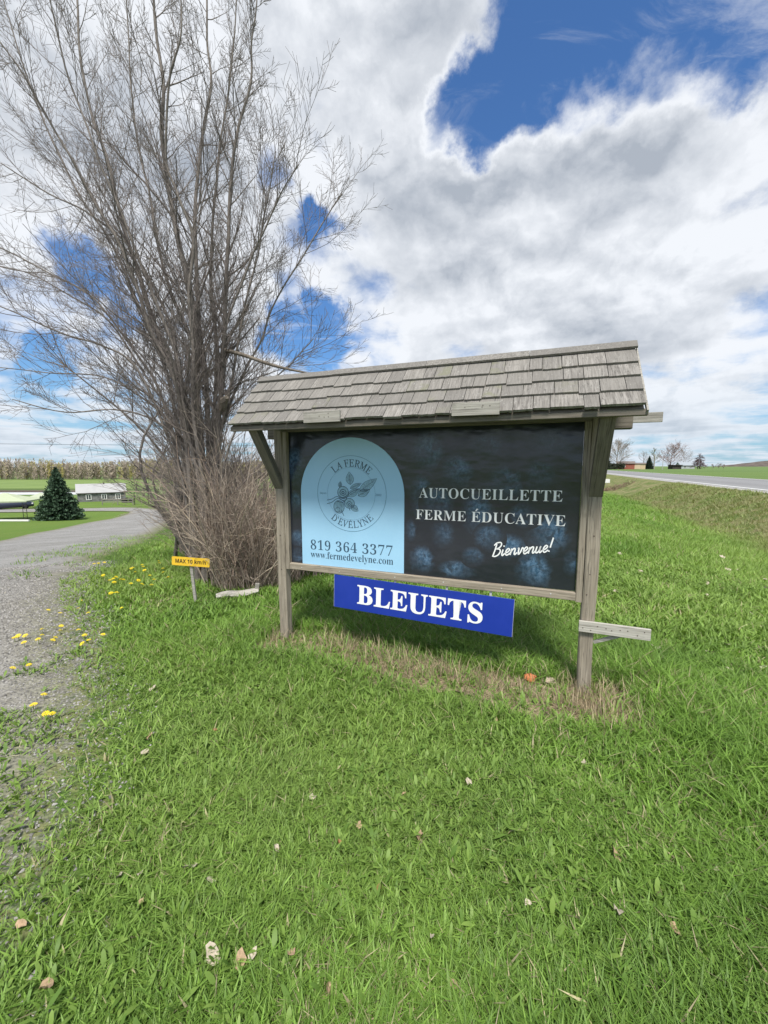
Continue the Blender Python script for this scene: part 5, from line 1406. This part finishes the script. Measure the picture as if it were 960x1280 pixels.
# loose dead grass here and there on the lawn, the bank and round the thicket
x, y = sector(22000, .8, 9); k = keep_mask(x, y) & (vnoise(x, y, .4, 61) + rng.normal(0, .16, len(x)) > .66); x, y = x[k], y[k]; n = len(x)
x = np.concatenate([x, -2.1 + rng.normal(0, .6, 2600)]); y = np.concatenate([y, 5.0 + rng.normal(0, .35, 2600)]); n = len(x)
blades('straw', x, y, rng.uniform(.02, .06, n), rng.uniform(.0022, .0042, n), rng.uniform(.03, .11, n), np.array((.56, .50, .34)) * rng.uniform(.4, 1.2, (n, 1)), M['straw'], 'loose bleached grass stalks strewn over the lawn', 'straw')
# loose stones on the gravel
x, y = sector(85000, 1.4, 10, 0, -62); k = in_drive(x, y) | (edge_dist(x, y, DR) < rng.uniform(0, .5, len(x))); x, y = x[k], y[k]; k = vnoise(x, y, .5, 71) > .25; x, y = x[k], y[k]; n = len(x)
r = rng.uniform(.003, .010, n) * (1 + .06 * np.hypot(x, y)); c = np.stack([x, y, hz(x, y) + .012 + .0008 * np.hypot(x, y) + r * .2], -1)
oct_ = np.array([(1, 0, 0), (-.6, .8, 0), (-.5, -.9, 0), (.1, .1, .8)]); rot = rng.uniform(0, 2 * PI, n)
V_ = oct_[None] * r[:, None, None] * rng.uniform(.7, 1.3, (n, 4, 1)); X = V_[..., 0] * np.cos(rot)[:, None] - V_[..., 1] * np.sin(rot)[:, None]; Y = V_[..., 0] * np.sin(rot)[:, None] + V_[..., 1] * np.cos(rot)[:, None]
V_ = np.stack([X, Y, V_[..., 2]], -1) + c[:, None]
F_ = (np.arange(n)[:, None, None] * 4 + np.array([[0, 1, 3], [1, 2, 3], [2, 0, 3]])[None]).reshape(-1, 3)
gc = (np.array((.26, .252, .238)) * rng.uniform(.4, 1.5, (n, 1)))
tag(mesh_np('gravel', V_.reshape(-1, 3), F_, attr_mat('loose stone', .9, .2, 60, .2), None, np.repeat(gc, 4, 0)), 'loose grey stones on the driveway', 'gravel', None, 'stuff')

# ------------------------------------------------------------------ small things on the ground
m, g, b = new_mat('dandelion yellow', .7, .2); b.inputs['Base Color'].default_value = (.86, .68, .02, 1); dand_y = m
m, g, b = new_mat('dandelion stalk', .6, .2); b.inputs['Base Color'].default_value = (.16, .22, .06, 1); dand_s = m
mb = MB()
for ring_, (nr, r_, z_) in enumerate(((12, .019, .0), (10, .014, .004), (7, .008, .008))):
    for k in range(nr):
        a = 2 * PI * (k + .5 * ring_) / nr; w = .32
        mb.add([(.002 * math.cos(a), .002 * math.sin(a), z_), (r_ * math.cos(a - w * .5), r_ * math.sin(a - w * .5), z_ + .005), (r_ * 1.12 * math.cos(a), r_ * 1.12 * math.sin(a), z_ + .003), (r_ * math.cos(a + w * .5), r_ * math.sin(a + w * .5), z_ + .005)], [(0, 1, 2, 3)])
me_f = bpy.data.meshes.new('flower'); me_f.from_pydata(mb.v, [], mb.f); me_f.update(); me_f.materials.append(dand_y)
mb = MB(); mb.tube([(0, 0, -.05), (.003, 0, 0)], [.0022, .002], 5)
me_s = bpy.data.meshes.new('stalk'); me_s.from_pydata(mb.v, [], mb.f); me_s.update(); me_s.materials.append(dand_s)
DAND = [(-5.32, 7.13), (-5.28, 7.18), (-5.19, 7.21), (-4.31, 5.94), (-3.96, 5.58), (-3.99, 5.7), (-4.03, 5.82), (-3.85, 5.51), (-3.86, 5.66), (-3.79, 5.62), (-3.51, 4.95), (-3.44, 4.95), (-4.21, 6.46), (-3.96, 6.17), (-4.27, 6.59), (-4.33, 6.95), (-3.93, 6.36), (-4.17, 6.72), (-3.54, 5.57), (-3.35, 5.34), (-3.57, 5.9), (-3.37, 5.66), (-3.23, 5.36), (-3.69, 6.47), (-3.48, 6.11), (-4.25, 7.34), (-3.77, 6.98), (-4.06, 7.02), (-3.23, 5.79), (-3.54, 5.4), (-3.9, 4.45), (-3.68, 4.35), (-3.57, 4.48), (-3.79, 4.8), (-3.34, 4.32), (-3.08, 4.5), (-3.32, 3.92), (-3.45, 3.84), (-3.25, 3.82), (-3.09, 3.85), (-3.15, 3.64), (-3.15, 3.61), (-3.32, 3.69), (-3.28, 3.6), (-3.55, 3.65), (-3.55, 3.69), (-3.5, 3.71), (-3.36, 3.54), (-2.8, 3.6), (-2.75, 3.72), (-2.8, 3.52), (-2.93, 3.72), (-2.95, 3.13), (-3.03, 3.07), (-2.47, 2.71), (-2.42, 2.57), (-2.26, 2.48), (-2.2, 2.46)]
special = {52: 'yellow dandelion alone on bare gravel just beyond the four nearest dandelions', 54: 'yellow dandelion farthest of the four nearest the viewer on the gravel edge', 55: 'yellow dandelion leftmost of the four nearest the viewer on the gravel edge', 56: 'yellow dandelion in the middle of the closest pair on the gravel edge', 57: 'yellow dandelion against the lawn, rightmost of the closest four'}
for k, (x, y) in enumerate(DAND):
    z = float(hz(x, y)) + rng.uniform(.05, .07) + (.05 if k < 30 else 0)
    if k in special: lab = special[k]; grp = 'dandelions nearest the viewer'
    elif k < 30: lab = 'yellow dandelion in the far patch, ' + ('on its gravel side' if x < -4.1 else 'in the middle of the patch' if x < -3.65 else 'close to the speed sign') + (' at the back' if y > 6.3 else ' at the front' if y < 5.6 else ''); grp = 'dandelions in the far patch'
    else: lab = 'yellow dandelion in the weedy gravel edge, ' + ('at the far end of the strip' if y > 4.2 else 'on the bare gravel side' if x < -3.4 else 'next to the lawn' if x > -3.0 else 'in the middle of the strip') + (' toward the viewer' if y < 3.65 else ''); grp = 'dandelions along the gravel edge'
    t = thing('dandelion', lab, 'flower', (x, y, z), rng.uniform(0, 6), grp)
    sc_ = rng.uniform(.85, 1.15) * (1.3 if k < 30 else 1.0); t.scale = (sc_, sc_, sc_)
    f = link('flower', me_f, None, t); f.rotation_euler = (rng.normal(0, .25), rng.normal(-.1, .25), 0); link('stalk', me_s, None, t)

def dry_leaf_mesh(seed):
    r = np.random.default_rng(seed); n = 9; mb = MB(); vs = [(0, 0, 0)]
    for k in range(n):
        a = 2 * PI * k / n; rad = r.uniform(.55, 1.1); vs.append((rad * math.cos(a) * 1.15, rad * .75 * math.sin(a), r.uniform(.0, .65)))
    for k in range(n):
        a = 2 * PI * (k + .5) / n; rad = r.uniform(.25, .5); vs.append((rad * math.cos(a), rad * .7 * math.sin(a), r.uniform(.1, .4)))
    fs = []
    for k in range(n):
        fs += [(0, 1 + n + k, 1 + n + (k - 1) % n), (1 + n + (k - 1) % n, 1 + n + k, 1 + k), (1 + n + k, 1 + (k + 1) % n, 1 + k)]
    me = bpy.data.meshes.new('dry_leaf'); me.from_pydata(vs, [], fs); me.polygons.foreach_set('use_smooth', [True] * len(fs)); me.update(); return me
leaf_pale = [flat('bleached dead leaf', (.47, .41, .32), .8, .15, .12, 3.0), flat('tan dead leaf', (.40, .285, .18), .8, .15, .15, 3.0), flat('rusty dead leaf', (.34, .17, .085), .8, .15, .15, 3.0)]
LM = []
for k in range(9):
    me = dry_leaf_mesh(k); me.materials.append(leaf_pale[0 if k < 5 else 1 if k < 8 else 2]); LM.append(me)
LEAF = [(-0.36, 1.83, .017, 0), (0.16, 1.61, .025, 5), (0.99, 1.53, .034, 6), (-0.81, 1.47, .026, 1), (-1.0, 1.45, .018, 2), (-0.7, 1.42, .022, 3), (-1.08, 1.44, .018, 0), (-0.59, 1.18, .026, 4), (-0.49, 1.16, .026, 5), (-0.45, 1.18, .018, 1), (-0.93, 1.34, .015, 6), (-1.08, 1.09, .026, 7), (1.05, 1.25, .024, 5), (0.55, 1.34, .014, 3), (0.88, 1.31, .026, 2), (0.45, 1.93, .020, 2), (-1.74, 2.82, .022, 4), (-1.45, 2.28, .022, 5), (-1.4, 2.15, .020, 0), (-0.85, 2.41, .026, 6), (-1.07, 2.34, .018, 8), (-0.12, 1.67, .016, 5), (-0.2, 1.59, .013, 8), (-0.47, 1.56, .015, 1), (-0.32, 1.18, .019, 6), (-0.18, 1.09, .016, 5), (0.22, 1.1, .016, 7), (-0.35, 1.11, .015, 4), (1.34, 1.27, .022, 6), (1.37, 1.46, .016, 1), (2.46, 3.44, .055, 0), (6.96, 8.02, .07, 2), (2.31, 2.89, .02, 1), (-0.02, 1.39, .017, 8), (0.1, 1.85, .014, 5), (0.74, 2.46, .018, 6), (0.17, 1.23, .012, 3), (0.88, 1.81, .014, 5), (-1.32, 1.27, .020, 7), (1.13, 2.07, .016, 3)]
_r = np.random.default_rng(77)
for _k in range(26):
    _a = math.radians(_r.uniform(18, 46)); _d = _r.uniform(3.2, 9.5); LEAF.append((_d * math.sin(_a), _d * math.cos(_a), _r.uniform(.016, .026) * (1 + .06 * _d), int(_r.integers(0, 5))))
SPL = {1: 'upright tan dead leaf in the lawn straight before the blue board', 2: 'large tan dead leaf in the lower lawn beneath the near post', 7: 'pale bleached leaf, first of three lying close together in the near lawn', 8: 'tan crumpled leaf, middle of three lying close together in the near lawn', 9: 'small pale leaf, last of three lying close together in the near lawn', 3: 'long bleached leaf of a pair in the near lawn', 11: 'tan dead leaf in the bottom corner of the lawn nearest the gravel', 12: 'tan dead leaf low in the lawn at the corner nearest the road', 30: 'pale crumpled leaf on the grass past the cross board', 31: 'pale leaf far out on the lawn toward the ditch', 14: 'flattened bleached leaf among dry stalks in the near lawn', 19: 'tan leaf in the lawn midway to the left post'}
for k, (x, y, s_, mi) in enumerate(LEAF):
    o = link('dry_leaf', LM[mi]); o.location = (x, y, float(hz(x, y)) + .036 + (.02 if k in (30, 31) else 0)); s_ *= 1.12; o.scale = (s_, s_, s_); o.rotation_euler = (rng.normal(0, .4), rng.normal(0, .4), rng.uniform(0, 6))
    pal = ('small bleached dead leaf lying in the lawn', 'small tan dead leaf lying in the lawn', 'small rusty dead leaf lying in the lawn')[0 if mi < 5 else 1 if mi < 8 else 2]
    row_ = 'in the frontmost lawn' if y < 1.2 else 'in the front lawn' if y < 1.5 else 'in the middle lawn' if y < 2.05 else 'just before the sign'
    pxx = x / (y * .99 + .2) ; col_ = 'near the gravel edge' if pxx < -.52 else 'in line with the far post' if pxx < -.17 else 'in line with the blue board' if pxx < .24 else 'in line with the near post' if pxx < .6 else 'on the road side'
    pal = pal.replace(' lying in the lawn', '') + ' ' + row_ + ' ' + col_
    if k >= 40:
        dd_ = math.hypot(x, y); pal = 'small pale leaf scrap ' + ('just past the near post' if dd_ < 5 else 'halfway to the ditch' if dd_ < 7 else 'close to the ditch') + (', beside the post' if x / y < .5 else ', on the open lawn' if x / y < .78 else ', far out on the road side')
    tag(o, SPL.get(k, pal), 'leaf', 'pale scraps toward the ditch' if k >= 40 else 'dead leaves on the lawn')

def rock(name, loc, r, mat, lab, cat, seed, sq=(1, 1, .6)):
    bm = bmesh.new(); bmesh.ops.create_icosphere(bm, subdivisions=2, radius=1)
    rr = np.random.default_rng(seed)
    for v in bm.verts: v.co = Vector((v.co.x * sq[0], v.co.y * sq[1], v.co.z * sq[2])) * r * rr.uniform(.82, 1.15)
    me = bpy.data.meshes.new(name); bm.to_mesh(me); bm.free(); o = link(name, me, mat); o.location = loc; return tag(o, lab, cat)
rock('brick_fragment', (1.16, 2.98, .03), .045, flat('orange terracotta', (.55, .20, .09), .9, .1, .15, 30), 'orange terracotta fragment in the straw beside the near post', 'brick fragment', 4, (1.15, .8, .7))
rock('stone', (1.30, 2.955, .025), .045, flat('pale pinkish stone', (.50, .40, .32), .9, .1, .15, 30), 'pale flat stone beside the orange fragment near the post', 'stone', 8, (1.3, .8, .45))
# bleached log end lying at the foot of the thicket
wl = thing('weathered_log', 'split whitish weathered plank lying on grass at the thicket foot', 'log', (-1.92, 5.02, .0), .42)
mb = MB(); secs = []
for k in range(9):
    x = -.25 + .52 * k / 8; w = .045 + .022 * math.sin(PI * k / 8); secs.append([(x, math.cos(a) * w * 1.3, .045 + .012 * math.sin(k) + math.sin(a) * w * .75) for a in np.linspace(0, 2 * PI, 8, endpoint=False)])
loft(mb, secs); mb.build('plank', M['pale_board'], wl)
MB().beam((.245, .0, .03), (.262, 0, .155), .05, .04, (0, 1, 0)).build('knot_end', M['grey_board'], wl)
